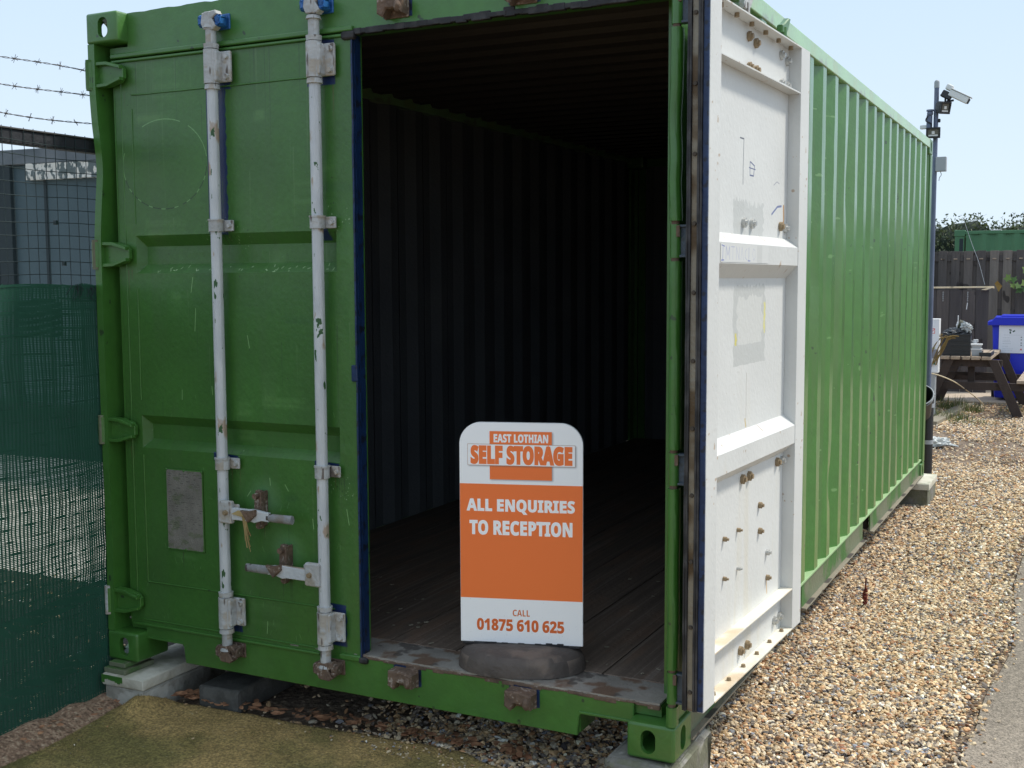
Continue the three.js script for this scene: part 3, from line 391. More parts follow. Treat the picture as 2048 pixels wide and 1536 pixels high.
  const vert = (x, y, dep) => [x, y, -0.055 - 0.036 * dep + 0.005 * (fbm(x * 0.4 + 3, y * 0.4 + 3, 32, 3, 811) - 0.5) * (x > -1.1 && x < -0.02 ? 1 : 0)];
  const NX = 8, NY = 10; const dep = (i, j, s, t) => { const a = lerp(inx(i), inx(i + 1), s), b = lerp(iny(j), iny(j + 1), t); return Math.min(a, b); };
  for (let i = 0; i < 5; i++) for (let j = 0; j < 9; j++) for (let a = 0; a < NX; a++) for (let b = 0; b < NY; b++) {
    const q = [[a, b], [a + 1, b], [a + 1, b + 1], [a, b + 1]].map(([m, n]) => vert(lerp(xs[i], xs[i + 1], m / NX), lerp(ys[j], ys[j + 1], n / NY), dep(i, j, m / NX, n / NY)));
    for (const k of [0, 1, 2, 0, 2, 3]) { P.push(...q[k]); U.push((q[k][0] + 1.132) / DW, (q[k][1] - 0.335) / DH); }
  }
  let g = new THREE.BufferGeometry(); g.setAttribute('position', new THREE.Float32BufferAttribute(P, 3)); g.setAttribute('uv', new THREE.Float32BufferAttribute(U, 2)); g = toCreasedNormals(g, 0.3);
  M.doorLeft.bumpMap = peel.clone(); M.doorLeft.bumpMap.repeat.set(2.3, 4.5); M.doorLeft.bumpMap.needsUpdate = true;
  mesh('door_panel', g, M.doorLeft, D, true);
  mesh('door_frame', [span(-1.138, -1.1325, 0.335, 2.585, -0.115, -0.054, 0), span(-0.0095, -0.004, 0.335, 2.585, -0.115, -0.054, 0), span(-1.138, -0.004, 2.5855, 2.591, -0.115, -0.054, 0), span(-1.138, -0.004, 0.329, 0.3345, -0.115, -0.054, 0), span(-1.132, -0.01, 0.335, 2.585, -0.115, -0.1, 0)], M.green, D);
  const bead = (pts) => tube(pts, 0.0032, 40, 5), wob = (a, b, y, z) => Array.from({ length: 12 }, (_, k) => [lerp(a, b, k / 11), y + 0.003 * (fbm(k * 0.11, 0.3, 16, 3, 821 + Math.round(y * 10)) - 0.5), z]);
  each('weld_seam', [bead(wob(-1.045, -0.1, 2.452, -0.054)), bead(wob(-1.04, -0.12, 0.508, -0.054)), bead([[-1.046, 2.4, -0.0545], [-1.045, 1.95, -0.0545]]), bead([[-1.045, 1.7, -0.0545], [-1.045, 1.25, -0.0545]]), bead([[-1.042, 1.03, -0.0545], [-1.04, 0.51, -0.0545]]), bead([[-1.1, 2.5, -0.0555], [-1.1, 0.4, -0.0555]])], M.green, D);
  each('door_gasket', [span(-1.14, 0.005, 2.58, 2.592, -0.06, -0.044, 0.005), span(-1.14, 0.005, 2.596, 2.616, -0.064, -0.04, 0.006), span(-1.12, -0.19, 0.322, 0.334, -0.06, -0.045, 0.005), span(-1.12, -0.19, 0.346, 0.352, -0.056, -0.05, 0.003), span(-0.1, -0.006, 0.322, 0.346, -0.06, -0.044, 0.006)], M.green, D);
  { // blue painted rubber along the free edge of the door
    const lip = (x0, x1, z0, z1) => toCreasedNormals(warp(new THREE.BoxGeometry(x1 - x0, 2.25, z1 - z0, 1, 50, 1).translate((x0 + x1) / 2, 1.46, (z0 + z1) / 2), (v) => { v.x += 0.004 * (fbm(v.y * 0.4, 0.3, 32, 3, 831) - 0.5); }), 0.5);
    each('edge_gasket', [lip(-0.0045, 0.0015, -0.1, -0.064), lip(-0.0075, -0.0005, -0.062, -0.05), span(-0.025, 0.001, 1.36, 1.42, -0.06, -0.046, 0.004)], M.blue, D);
    each('edge_gasket', [span(-0.045, 0.012, 2.568, 2.6, -0.07, -0.04, 0.01), span(-0.012, 0.025, 0.318, 0.342, -0.07, -0.04, 0.008)], M.rubber, D);
  }
  for (const y of [2.535, 1.832, 1.128, 0.424]) { // hinge straps
    const blade = extrude([[-1.236, -0.05], [-1.13, -0.046], [-1.075, -0.032], [-1.06, -0.016], [-1.06, 0.016], [-1.075, 0.032], [-1.13, 0.046], [-1.236, 0.05]], 0.016, 0.002).translate(0, y, -0.044);
    mesh('hinge', [blade, extrude([[-1.235, 0.04], [-1.13, 0.036], [-1.062, 0.018], [-1.062, 0.026], [-1.13, 0.046], [-1.235, 0.05]], 0.02, 0.002).translate(0, y, -0.03), extrude([[-1.235, -0.05], [-1.13, -0.046], [-1.062, -0.026], [-1.062, -0.018], [-1.13, -0.036], [-1.235, -0.04]], 0.02, 0.002).translate(0, y, -0.03), cyl(0.02, 0.1, -1.216, y, -0.014, 16), span(-1.236, -1.2, y - 0.048, y + 0.048, -0.06, -0.02, 0.006)], M.green, D);
    mesh('hinge_pin', cyl(0.0155, 0.118, -1.2155, y, -0.009, 14), y < 0.6 ? M.casting : M.greenDirty, D);
  }
  const rodAt = [-0.6, -0.135];
  rodAt.forEach((x, i) => {
    const z = -0.011;
    const rod = toCreasedNormals(new THREE.CylinderGeometry(0.021, 0.021, 2.2, 24, 30).translate(0, 1.47, 0), 0.5);
    { const p = rod.attributes.position, uv = rod.attributes.uv; for (let k = 0; k < p.count; k++) uv.setXY(k, uv.getX(k) * 0.6 + i * 0.37, p.getY(k) * 0.9 + i * 0.2); }
    mesh('lock_rod', rod.translate(x, 0, z), M.rod, D, true);
    for (const [y, h, top] of [[i ? 2.503 : 2.517, 0.124, 1], [0.447, 0.12, 0]]) {
      const s = (q) => q;
      mesh('rod_guide', [toCreasedNormals(new THREE.CylinderGeometry(0.0285, 0.0285, h, 22).translate(x, y, z + 0.002), 0.5), span(x + 0.0, x + 0.072, y - h / 2 + 0.006, y + h / 2 - 0.004, z - 0.032, z - 0.018, 0.006), span(x - 0.02, x + 0.034, y - h / 2 + 0.004, y + h / 2 - 0.004, z - 0.03, z + 0.018, 0.01), hexBolt(0.012, 0.012, x + 0.056, y + h * 0.3, z - 0.013), hexBolt(0.012, 0.012, x + 0.056, y - h * 0.3, z - 0.013)], M.casting, D);
      each('rod_collar', [cyl(0.029, 0.017, x, y - h / 2 - 0.012, z, 20, 0.027), cyl(0.027, 0.017, x, y + h / 2 + 0.012, z, 20, 0.029)], M.casting, D);
      const yb = top ? y + h / 2 + 0.02 : y - h / 2 - 0.02, dir = top ? 1 : -1;
      mesh('rod_end', [cyl(0.02, 0.06, x, yb + dir * 0.03, z, 18), cyl(0.028, 0.012, x, yb + dir * 0.064, z, 18, 0.024)], M.casting, D);
      const yc = top ? (i ? 2.695 : 2.685) : 0.288;
      mesh('cam_head', [span(x - 0.016, x + 0.016, yc - 0.035, yc + 0.03, z - 0.02, z + 0.022, 0.005), extrude([[-0.024, 0.024], [0.034, 0.03], [0.04, 0.02], [0.016, 0.004], [0.034, -0.024], [0.022, -0.034], [-0.02, -0.03], [-0.03, -0.01]], 0.03, 0.003).translate(x, yc, z - 0.014)], top ? M.casting : M.rust, D);
      mesh('cam_keeper', [roughBlock(0.03, 0.046, 0.05, 1201, 0.008, 0.012).translate(x - 0.038, yc, z - 0.01), roughBlock(0.028, 0.044, 0.05, 1203, 0.008, 0.012).translate(x + 0.042, yc + (top ? -0.004 : 0.004), z - 0.008), span(x - 0.05, x + 0.056, yc - 0.028, yc + 0.03, -0.06, -0.05, 0.006)], top ? M.blueBright : M.rust, D);
    }
    for (const y of [1.932, 1.028]) {
      mesh('rod_bracket', [toCreasedNormals(new THREE.CylinderGeometry(0.0275, 0.0275, 0.044, 22).translate(x, y, z), 0.5), cyl(0.03, 0.006, x, y + 0.021, z, 20), span(x, x + 0.062, y - 0.021, y + 0.021, z - 0.032, z - 0.022, 0.004), hexBolt(0.011, 0.014, x + 0.048, y, z - 0.018)], M.casting, D);
    }
  });
  // handles, mirror images of each other
  for (const [x, y, s, ky, kx] of [[-0.6, 0.848, 1, 0.862, -0.444], [-0.135, 0.648, -1, 0.664, -0.332]]) {
    const hub = [span(Math.min(x, x + s * 0.066), Math.max(x, x + s * 0.066), y - 0.044, y + 0.044, 0.0, 0.024, 0.008), span(Math.min(x + s * 0.02, x + s * 0.085), Math.max(x + s * 0.02, x + s * 0.085), y - 0.03, y + 0.03, -0.006, 0.002, 0.004)];
    mesh('handle_hub', hub, M.casting, D); mesh('bolt', hexBolt(0.011, 0.012, x + s * 0.04, y, 0.03), M.boltRust, D);
    const bar = extrude([[0.06, -0.021], [0.15, -0.02], [0.17, -0.024], [0.205, -0.014], [0.235, -0.015], [0.235, 0.014], [0.2, 0.018], [0.165, 0.022], [0.13, 0.02], [0.06, 0.021]].map(([a, b]) => [a * s, b]), 0.014, 0.002).translate(x, y - 0.004, 0.004);
    mesh('handle', bar, M.rod, D);
    mesh('handle_grip', new THREE.CylinderGeometry(0.0155, 0.017, 0.115, 14).rotateZ(Math.PI / 2).scale(1, 1, 0.7).translate(x + s * 0.285, y - 0.006, 0.011), M.casting.clone(), D).material.color.setRGB(0.55, 0.55, 0.57);
    const kp = extrude([[-0.014, 0.0], [0.012, 0.0], [0.016, 0.05], [0.01, 0.074], [-0.006, 0.075], [-0.012, 0.05]], 0.018, 0.003).translate(kx, ky - 0.006, -0.04);
    mesh('handle_keeper', [kp, new THREE.CylinderGeometry(0.011, 0.012, 0.02, 10).rotateX(Math.PI / 2).translate(kx, ky + 0.052, -0.012), extrude([[-0.03, 0.012], [0.0, -0.026], [0.03, 0.0], [0.03, 0.018], [0.0, 0.01]], 0.014, 0.003).translate(kx - 0.005, ky - 0.012, 0.02), span(kx + 0.017, kx + 0.024, ky - 0.02, ky + 0.07, -0.055, -0.012, 0.003)], M.rust, D);
    mesh('handle_catch', [span(kx - 0.008, kx + 0.022, ky - 0.066, ky - 0.03, -0.055, -0.02, 0.006), new THREE.CylinderGeometry(0.013, 0.015, 0.02, 12).rotateX(Math.PI / 2).translate(kx + 0.007, ky - 0.062, -0.024)], M.rust, D);
  }
  { // frayed twine hanging from the upper handle
    const r2 = rng(61), st = []; for (let k = 0; k < 16; k++) { const l = 0.06 + 0.09 * r2(), x0 = -0.477 + 0.012 * (r2() - 0.5), d = (r2() - 0.5) * 0.03; st.push(tube([[x0, 0.84, 0.022], [x0 + d * 0.3, 0.84 - l * 0.5, 0.012], [x0 + d * 0.2 - 0.006, 0.84 - l, -0.02 + 0.02 * r2()]], 0.0014 + 0.001 * r2(), 10, 5)); }
    const leaf = extrude([[-0.05, 0], [-0.02, 0.014], [0.02, 0.016], [0.028, 0.004], [0.0, -0.006]], 0.004, 0.001).translate(-0.48, 0.846, 0.024);
    mesh('twine', [...st, leaf], std({ color: new THREE.Color().setRGB(0.42, 0.31, 0.14), roughness: 0.9 }), D);
  }
  { // worn data plate, its print no longer legible
    const c = document.createElement('canvas'); c.width = 256; c.height = 440; const q = c.getContext('2d'), im = q.createImageData(256, 440), r3 = rng(71);
    for (let y = 0; y < 440; y++) for (let x = 0; x < 256; x++) { const n = fbm(x / 256, y / 440, 6, 5, 841), g = sm(0.6, 0.72, fbm(x / 256, y / 440, 4, 4, 843, 10)), k = mixc(mixc([112, 108, 102], [142, 138, 130], n), [84, 100, 64], g * 0.4), o = (y * 256 + x) * 4; im.data[o] = k[0]; im.data[o + 1] = k[1]; im.data[o + 2] = k[2]; im.data[o + 3] = 255; } q.putImageData(im, 0, 0);
    for (let y = 18; y < 320; y += 13) { let x = 12; while (x < 236) { const w = 4 + r3() * 26; if (r3() < 0.55) { q.fillStyle = css(50, 49, 47, 0.25 + 0.45 * r3()); q.fillRect(x, y + 2 * r3(), w, 2 + 2 * r3()); } x += w + 5 + 14 * r3(); } }
    mesh('data_plate', new RoundedBoxGeometry(0.188, 0.325, 0.004, 1, 0.0015).translate(-0.829, 0.82, -0.0505), M.green, D);
    mesh('data_plate_print', new THREE.PlaneGeometry(0.182, 0.318).translate(-0.829, 0.82, -0.0482), std({ map: canvasTex(c), roughness: 0.55, metalness: 0.2, bumpMap: peel, bumpScale: 0.003 }), D, true);
    for (const [x, y] of [[-0.92, 0.98], [-0.738, 0.978], [-0.92, 0.66], [-0.738, 0.662], [-0.829, 0.978], [-0.829, 0.662]]) mesh('rivet', new THREE.SphereGeometry(0.005, 8, 6).scale(1, 1, 0.6).translate(x, y, -0.048), M.green, D);
  }
}
// keepers of the open door on sill and header
for (const [x, y] of [[0.19, 0.296], [0.66, 0.296], [0.185, 2.655], [0.67, 2.65]]) {
  mesh('paint_patch', span(x - 0.056, x + 0.06, y - 0.03, y + 0.04, -0.0556, -0.0535, 0.0005), M.blue, cont);
  mesh('cam_keeper', [span(x - 0.05, x + 0.05, y - 0.034, y + 0.034, -0.0555, -0.046, 0.004), extrude([[-0.045, 0.026], [0.0, 0.03], [0.046, 0.02], [0.044, -0.02], [0.02, -0.006], [-0.016, -0.004], [-0.03, -0.03], [-0.046, -0.02]], 0.044, 0.005).translate(x, y, -0.048), new THREE.SphereGeometry(0.018, 10, 8).scale(0.8, 1.2, 1).translate(x + 0.034, y - 0.004, -0.004)], M.rust, cont);
}
// hinges on the right post
for (const y of hingeY) {
  mesh('hinge', [cyl(0.017, 0.102, 1.2035, y, -0.02, 16), span(1.188, 1.214, y - 0.05, y + 0.05, -0.045, -0.022, 0.004)], M.green, cont);
  mesh('hinge_leaf', [span(1.214, 1.262, y - 0.046, y + 0.046, -0.034, -0.02, 0.003), span(1.214, 1.262, y + 0.042, y + 0.05, -0.04, -0.012, 0.002), span(1.214, 1.262, y - 0.05, y - 0.042, -0.04, -0.012, 0.002)], M.blueGrey, cont);
  mesh('hinge_pin', [cyl(0.0125, 0.126, 1.2035, y, -0.018, 12), span(1.2, 1.222, y + 0.012, y + 0.048, -0.012, -0.0045, 0.003)], M.rust, cont);
}
// right door, swung right round beside the side wall: its white inner face looks outwards
{
  const D = sub('right_door', cont, [1.323, 0, 0.03]); D.rotation.y = Math.atan2(1.11, 0.049);
  const W = 1.111, y0 = 0.375, y1 = 2.575, zi = -0.046;
  // markings on the inner sheet
  const c = document.createElement('canvas'); c.width = 1024; c.height = 2048; const q = c.getContext('2d'), px = (x) => x / W * 1024, py = (y) => 2048 - (y - y0) / (y1 - y0) * 2048, r = rng(91);
  { const im = q.createImageData(1024, 2048); for (let y = 0; y < 2048; y++) for (let x = 0; x < 1024; x++) { const u = x / 1024, v = y / 2048, n = fbm(u, v, 5, 4, 851, 10), d = sm(0.5, 0.85, fbm(u, v, 14, 4, 853, 3)) * sm(0.3, 1, v); const k = mixc([211, 211, 207].map((t) => t * (0.965 + 0.05 * n)), [202, 193, 170], 0.45 * d), o = (y * 1024 + x) * 4; im.data[o] = k[0]; im.data[o + 1] = k[1]; im.data[o + 2] = k[2]; im.data[o + 3] = 255; } q.putImageData(im, 0, 0); }
  const patch = (x0, x1, ya, yb, col, jag) => { q.fillStyle = col; q.beginPath(); q.moveTo(px(x0), py(ya)); for (let t = 0; t <= 1; t += 0.05) q.lineTo(px(lerp(x0, x1, t) + jag * 0.3 * (r() - 0.5)), py(ya) + (r() - 0.5) * 900 * jag * 0.12); for (let t = 0; t <= 1; t += 0.1) q.lineTo(px(x1 + jag * (r() - 0.5)), py(lerp(ya, yb, t))); for (let t = 0; t <= 1; t += 0.05) q.lineTo(px(lerp(x1, x0, t)), py(yb) + 900 * jag * (r() - 0.5)); for (let t = 0; t <= 1; t += 0.1) q.lineTo(px(x0 + jag * (r() - 0.5)), py(lerp(yb, ya, t))); q.fill(); };
  patch(0.365, 0.5, 1.86, 1.985, css(190, 191, 187), 0.02); patch(0.49, 0.7, 1.86, 1.98, css(194, 195, 191), 0.03); patch(0.385, 0.735, 1.43, 1.7, css(190, 191, 187), 0.025); patch(0.42, 0.7, 1.5, 1.66, css(204, 204, 199), 0.03); patch(0.72, 0.74, 1.53, 1.64, css(214, 208, 140), 0.01); patch(0.4, 0.42, 1.5, 1.54, css(206, 196, 110), 0.01);
  const pen = (pts, w, col) => { q.strokeStyle = col; q.lineWidth = w; q.lineCap = 'round'; q.beginPath(); pts.forEach(([x, y], k) => (k ? q.lineTo(px(x), py(y)) : q.moveTo(px(x), py(y)))); q.stroke(); };
  pen([[0.43, 2.19], [0.47, 2.19], [0.465, 2.1], [0.466, 2.04]], 4, css(70, 72, 86)); pen([[0.54, 2.12], [0.54, 2.075], [0.58, 2.075], [0.59, 2.11], [0.545, 2.12]], 4, css(70, 80, 120)); pen([[0.53, 2.1], [0.6, 2.098]], 3, css(70, 80, 120)); pen([[0.82, 2.06], [0.86, 2.075], [0.89, 2.07]], 3, css(150, 152, 162)); pen([[0.8, 1.955], [0.87, 1.985], [0.92, 1.99]], 7, css(112, 122, 160)); pen([[0.53, 1.4], [0.53, 1.24]], 3, css(140, 132, 118, 0.7));
  pen([[0.52, 1.24], [0.53, 1.215]], 8, css(190, 160, 90, 0.8)); pen([[0.95, 1.99], [0.953, 1.93]], 14, css(176, 128, 80, 0.85)); pen([[0.8, 0.61], [0.81, 0.56]], 9, css(190, 148, 96, 0.7));
  for (let k = 0; k < 60; k++) { q.fillStyle = css(160, 140, 110, 0.25 + 0.3 * r()); q.fillRect(px(r() * W), py(lerp(y0, y1, r())), 1 + 3 * r(), 2 + 6 * r()); }
  const sheetMat = std({ map: canvasTex(c), roughness: 0.5 }); sheetMat.bumpMap = peel.clone(); sheetMat.bumpMap.repeat.set(2.2, 4.4); sheetMat.bumpMap.needsUpdate = true; sheetMat.bumpScale = 0.0012;
  const uvSheet = (g) => { g = prep(g); const p = g.attributes.position, u = new Float32Array(p.count * 2); for (let k = 0; k < p.count; k++) { u[2 * k] = p.getX(k) / W; u[2 * k + 1] = (p.getY(k) - y0) / (y1 - y0); } g.setAttribute('uv', new THREE.BufferAttribute(u, 2)); return g; };
  mesh('inner_sheet', uvSheet(new THREE.PlaneGeometry(0.9, 2.2, 10, 24).translate(0.55, 1.475, zi)), sheetMat, D, true);
  mesh('outer_sheet', span(0.0, W, y0, y1, -0.062, -0.052, 0), M.green, D);
  mesh('hinge_stile', span(0.0, 0.104, y0, y1, -0.05, 0, 0.004), M.white, D);
  mesh('far_stile', [span(0.998, W, y0, y1, -0.004, 0, 0), span(0.994, 0.9985, y0, y1, zi, 0, 0.001), span(W - 0.004, W, y0, y1, -0.052, -0.004, 0)], M.white, D);
  mesh('top_channel', [span(0.104, 0.994, y1 - 0.006, y1, zi, 0.001, 0.001), span(0.104, 0.994, 2.404, 2.41, zi, -0.001, 0.001)], M.white, D);
  mesh('bottom_channel', [span(0.104, 0.994, y0, y0 + 0.006, zi, 0.001, 0.001), span(0.104, 0.994, 0.532, 0.538, zi, -0.001, 0.001)], M.whiteStained, D);
  // pressed ribs, the upper one with the faint remains of pen lettering
  const rib = (ya, yb, yc, yd) => quads([[[0.104, yb, -0.002], [0.994, yb, -0.002], [0.994, yc, -0.002], [0.104, yc, -0.002]], [[0.104, yc, -0.002], [0.994, yc, -0.002], [0.994, yd, zi], [0.104, yd, zi]], [[0.104, ya, zi], [0.994, ya, zi], [0.994, yb, -0.002], [0.104, yb, -0.002]]]);
  mesh('door_rib', rib(1.725, 1.772, 1.838, 1.872), M.white, D); mesh('door_rib', rib(1.062, 1.102, 1.17, 1.208), M.white, D);
  { const c2 = document.createElement('canvas'); c2.width = 512; c2.height = 64; const k = c2.getContext('2d'); k.fillStyle = css(208, 208, 204); k.fillRect(0, 0, 512, 64); const rr = rng(93); k.lineCap = 'round'; const st = (a, w, pts) => { k.strokeStyle = css(96, 106, 170, a); k.lineWidth = w; k.beginPath(); pts.forEach(([x, y], i) => (i ? k.lineTo(x, y) : k.moveTo(x, y))); k.stroke(); };
    st(0.9, 3, [[10, 6], [40, 10]]); st(0.8, 3, [[24, 8], [20, 56]]); st(0.9, 4, [[8, 58], [32, 57]]); st(0.6, 2.5, [[52, 54], [54, 10], [72, 40], [88, 10], [90, 54]]); st(0.4, 2.5, [[104, 10], [140, 10]]); st(0.35, 2.5, [[122, 10], [120, 54]]); st(0.35, 2.5, [[156, 54], [158, 10], [186, 54], [188, 10]]); st(0.3, 2.5, [[204, 54], [216, 10], [232, 54]]); st(0.35, 2.5, [[268, 14], [250, 24], [250, 46], [270, 54]]); st(0.6, 3, [[290, 10], [290, 54]]); st(0.7, 4, [[280, 57], [304, 57]]); st(0.25, 2.5, [[330, 32], [340, 12], [356, 18], [360, 44], [344, 54], [330, 32]]); k.fillStyle = css(180, 180, 176, 0.35); k.fillRect(380, 0, 60, 64);
    mesh('pen_lettering', new THREE.PlaneGeometry(0.5, 0.058).translate(0.365, 1.805, -0.0008), std({ map: canvasTex(c2), roughness: 0.5 }), D, true); }
  // nuts on the inner face
  const nut = (x, y, rust, z = zi, s = 1) => { const g = [new THREE.CylinderGeometry(0.017 * s, 0.017 * s, 0.012, 6).rotateX(Math.PI / 2).translate(x, y, z + 0.006), new THREE.CylinderGeometry(0.009 * s, 0.0095 * s, 0.01, 10).rotateX(Math.PI / 2).translate(x, y, z + 0.0145)]; mesh('nut', g, rust ? M.boltRust : M.boltSteel, D); };
  for (const [x, y, k] of [[0.5, 2.53, 1], [0.575, 2.52, 1], [0.88, 2.53, 0], [0.955, 2.52, 0], [0.505, 2.43, 1], [0.58, 2.43, 1], [0.885, 2.43, 0], [0.955, 2.43, 0], [0.47, 1.912, 0], [0.56, 1.912, 0], [0.9, 1.915, 1], [0.965, 1.91, 0], [0.49, 1.036, 1], [0.565, 1.036, 1], [0.905, 1.038, 1], [0.965, 1.035, 0], [0.49, 0.43, 1], [0.565, 0.43, 1], [0.9, 0.43, 0], [0.965, 0.43, 0]]) nut(x, y, k);
  for (const [x, y, k, s] of [[0.695, 0.91, 1, 0.7], [0.698, 0.815, 1, 0.7], [0.795, 0.716, 0, 0.65], [0.8, 0.62, 1, 0.65], [0.45, 0.866, 1, 0.45], [0.305, 0.863, 1, 0.5], [0.455, 0.73, 0, 0.4], [0.308, 0.728, 1, 0.45]]) nut(x, y, k, zi, s);
  for (let k = 0; k < 6; k++) { const x = 0.16 + k * 0.155; mesh('nut', new THREE.CylinderGeometry(0.008, 0.009, 0.014, 8).translate(x, y1 - 0.012, -0.024), M.boltRust, D); mesh('nut', new THREE.CylinderGeometry(0.007, 0.009, 0.01, 8).translate(x, y0 + 0.011, -0.024), M.boltRust, D); }
  // hinge edge, turned to the camera: rubber, worn retaining strip with bolts, rubber, blue paint
  const wavy = (a, b, z0, z1, s) => toCreasedNormals(warp(new THREE.BoxGeometry(b - a, y1 - y0 - 0.01, z1 - z0, 1, 50, 1).translate((a + b) / 2, (y0 + y1) / 2, (z0 + z1) / 2), (v) => { v.z += 0.003 * (fbm(v.y * 0.35, 0.4, 32, 3, s) - 0.5); v.x += 0.003 * (fbm(v.y * 0.4, 0.7, 32, 3, s + 2) - 0.5); }), 0.5);
  each('edge_gasket', [wavy(-0.012, 0, -0.067, -0.061, 861), wavy(-0.016, 0, -0.059, -0.053, 863)], M.rubber, D);
  mesh('retaining_strip', wavy(-0.008, 0, -0.0515, -0.0335, 865), M.strip, D);
  each('edge_gasket', [wavy(-0.014, 0, -0.0325, -0.026, 867), wavy(-0.012, 0, -0.025, -0.019, 869)], M.rubber, D);
  mesh('blue_edge', wavy(-0.006, 0, -0.018, -0.0015, 871), M.blue, D);
  for (let k = 0; k < 11; k++) mesh('bolt', new THREE.CylinderGeometry(0.006, 0.0075, 0.007, 8).rotateZ(Math.PI / 2).translate(-0.0105, 0.44 + k * 0.207, -0.042), M.boltDark, D);
  // the door's own locking gear on the outer face: heads of the bars show above the top edge
  for (const x of [0.585, 1.035]) {
    mesh('lock_rod', cyl(0.019, 2.22, x, 1.49, -0.086, 14), M.rod, D);
    mesh('cam_head', [cyl(0.018, 0.06, x, 2.63, -0.086, 12), extrude([[-0.032, -0.01], [-0.03, 0.012], [0.0, 0.024], [0.05, 0.05], [0.066, 0.052], [0.034, 0.006], [0.01, -0.012]], 0.016, 0.004).translate(x, 2.65, -0.094), span(x - 0.02, x + 0.05, 2.604, 2.612, -0.115, -0.055, 0.003)], x < 0.6 ? M.casting : M.green, D);
  }
}
// ---------------------------------------------------------------- pavement sign standing in the doorway
{
  const S = thing('pavement_sign', 'white and orange self storage pavement sign on black rubber base in doorway', 'pavement sign', [0.581, 0.352, -0.2], 0.29);
  const w = 0.438, h = 0.79, c = document.createElement('canvas'); c.width = 1024; c.height = 1848; const q = c.getContext('2d'), OR = '#fa7d3e', WH = '#fafafa';
  q.fillStyle = WH; q.fillRect(0, 0, 1024, 1848);
  const X = (t) => t * 1024, Y = (t) => t * 1848;
  const fit = (txt, x0, x1, y0, y1, col, weight, outline) => { q.save(); q.font = 'bold 200px sans-serif'; q.textBaseline = 'alphabetic'; const m = q.measureText(txt), L = m.actualBoundingBoxLeft, wd = m.actualBoundingBoxRight + L, up = m.actualBoundingBoxAscent, hh = up + m.actualBoundingBoxDescent; q.translate(X(x0), Y(y0)); q.scale((X(x1) - X(x0)) / wd, (Y(y1) - Y(y0)) / hh); q.translate(L, up); q.lineJoin = 'miter'; if (outline) { q.strokeStyle = outline; q.lineWidth = weight + 16; q.strokeText(txt, 0, 0); } q.fillStyle = col; q.strokeStyle = col; q.lineWidth = weight; q.fillText(txt, 0, 0); if (weight) q.strokeText(txt, 0, 0); q.restore(); };
  q.shadowColor = 'rgba(90,90,95,0.6)'; q.shadowBlur = 14; q.shadowOffsetX = 8; q.shadowOffsetY = 6;
  q.fillStyle = OR; q.fillRect(X(0.247), Y(0.038), X(0.506), Y(0.217));
  q.fillStyle = WH; q.fillRect(X(0.066), Y(0.097), X(0.874), Y(0.095)); q.shadowColor = 'transparent';
  q.strokeStyle = '#b58a78'; q.lineWidth = 3; q.strokeRect(X(0.066), Y(0.097), X(0.874), Y(0.095));
  fit('EAST LOTHIAN', 0.282, 0.722, 0.051, 0.087, WH, 10);
  fit('SELF STORAGE', 0.096, 0.912, 0.107, 0.182, OR, 22);
  q.fillStyle = OR; q.fillRect(0, Y(0.276), 1024, Y(0.522));
  fit('ALL ENQUIRIES', 0.058, 0.934, 0.346, 0.41, '#ffffff', 11);
  fit('TO RECEPTION', 0.08, 0.915, 0.443, 0.505, '#ffffff', 11);
  fit('CALL', 0.43, 0.57, 0.846, 0.876, '#d8703c', 0); fit('01875 610 625', 0.135, 0.848, 0.893, 0.945, '#e06a34', 10);
  { const r = rng(201); for (let k = 0; k < 120; k++) { q.fillStyle = css(120, 110, 100, 0.08 + 0.12 * r()); q.fillRect(r() * 1024, Y(0.8 + 0.2 * Math.sqrt(r())), 2 + 5 * r(), 2 + 4 * r()); } }
  const rad = 0.078, sh = new THREE.Shape(); sh.moveTo(-w / 2, 0); sh.lineTo(w / 2, 0); sh.lineTo(w / 2, h - rad); sh.absarc(w / 2 - rad, h - rad, rad, 0, Math.PI / 2); sh.lineTo(-w / 2 + rad, h); sh.absarc(-w / 2 + rad, h - rad, rad, Math.PI / 2, Math.PI); sh.lineTo(-w / 2, 0);
  mesh('panel', new THREE.ExtrudeGeometry(sh, { depth: 0.012, bevelEnabled: true, bevelSize: 0.0012, bevelThickness: 0.0012, bevelSegments: 1, curveSegments: 20 }).translate(0, 0.082, -0.006), M.whiteBox, S);
  const face = new THREE.ShapeGeometry(sh, 20); { const p = face.attributes.position, u = face.attributes.uv; for (let k = 0; k < p.count; k++) u.setXY(k, p.getX(k) / w + 0.5, p.getY(k) / h); }
  mesh('printed_face', face.translate(0, 0.082, 0.0078), std({ map: canvasTex(c), roughness: 0.32 }), S, true);
  { const r = rng(203), g = []; for (let x = -0.2; x < 0.21; x += 0.02) g.push(span(x - 0.012, x + 0.012, 0.072, 0.081 + 0.004 * r() * r() + (Math.abs(x - 0.1) < 0.05 ? 0.004 * r() : 0), 0.0076, 0.0125, 0.003)); mesh('chipped_lip', g, M.rubber, S); }
  const prof = [[0, 0], [1, 0], [1.0, 0.012], [0.985, 0.034], [0.95, 0.052], [0.88, 0.066], [0.76, 0.074], [0.4, 0.079], [0, 0.081]].map((p) => new THREE.Vector2(...p));
  M.base = std({ roughness: 0.7, bumpMap: peel, bumpScale: 0.004, map: colorTex(256, 256, 0.5, (u, v) => mixc(mixc([66, 59, 55], [100, 90, 83], fbm(u, v, 6, 5, 881)), [140, 122, 108], sm(0.62, 0.8, fbm(u, v, 5, 5, 883)) * 0.5)) });
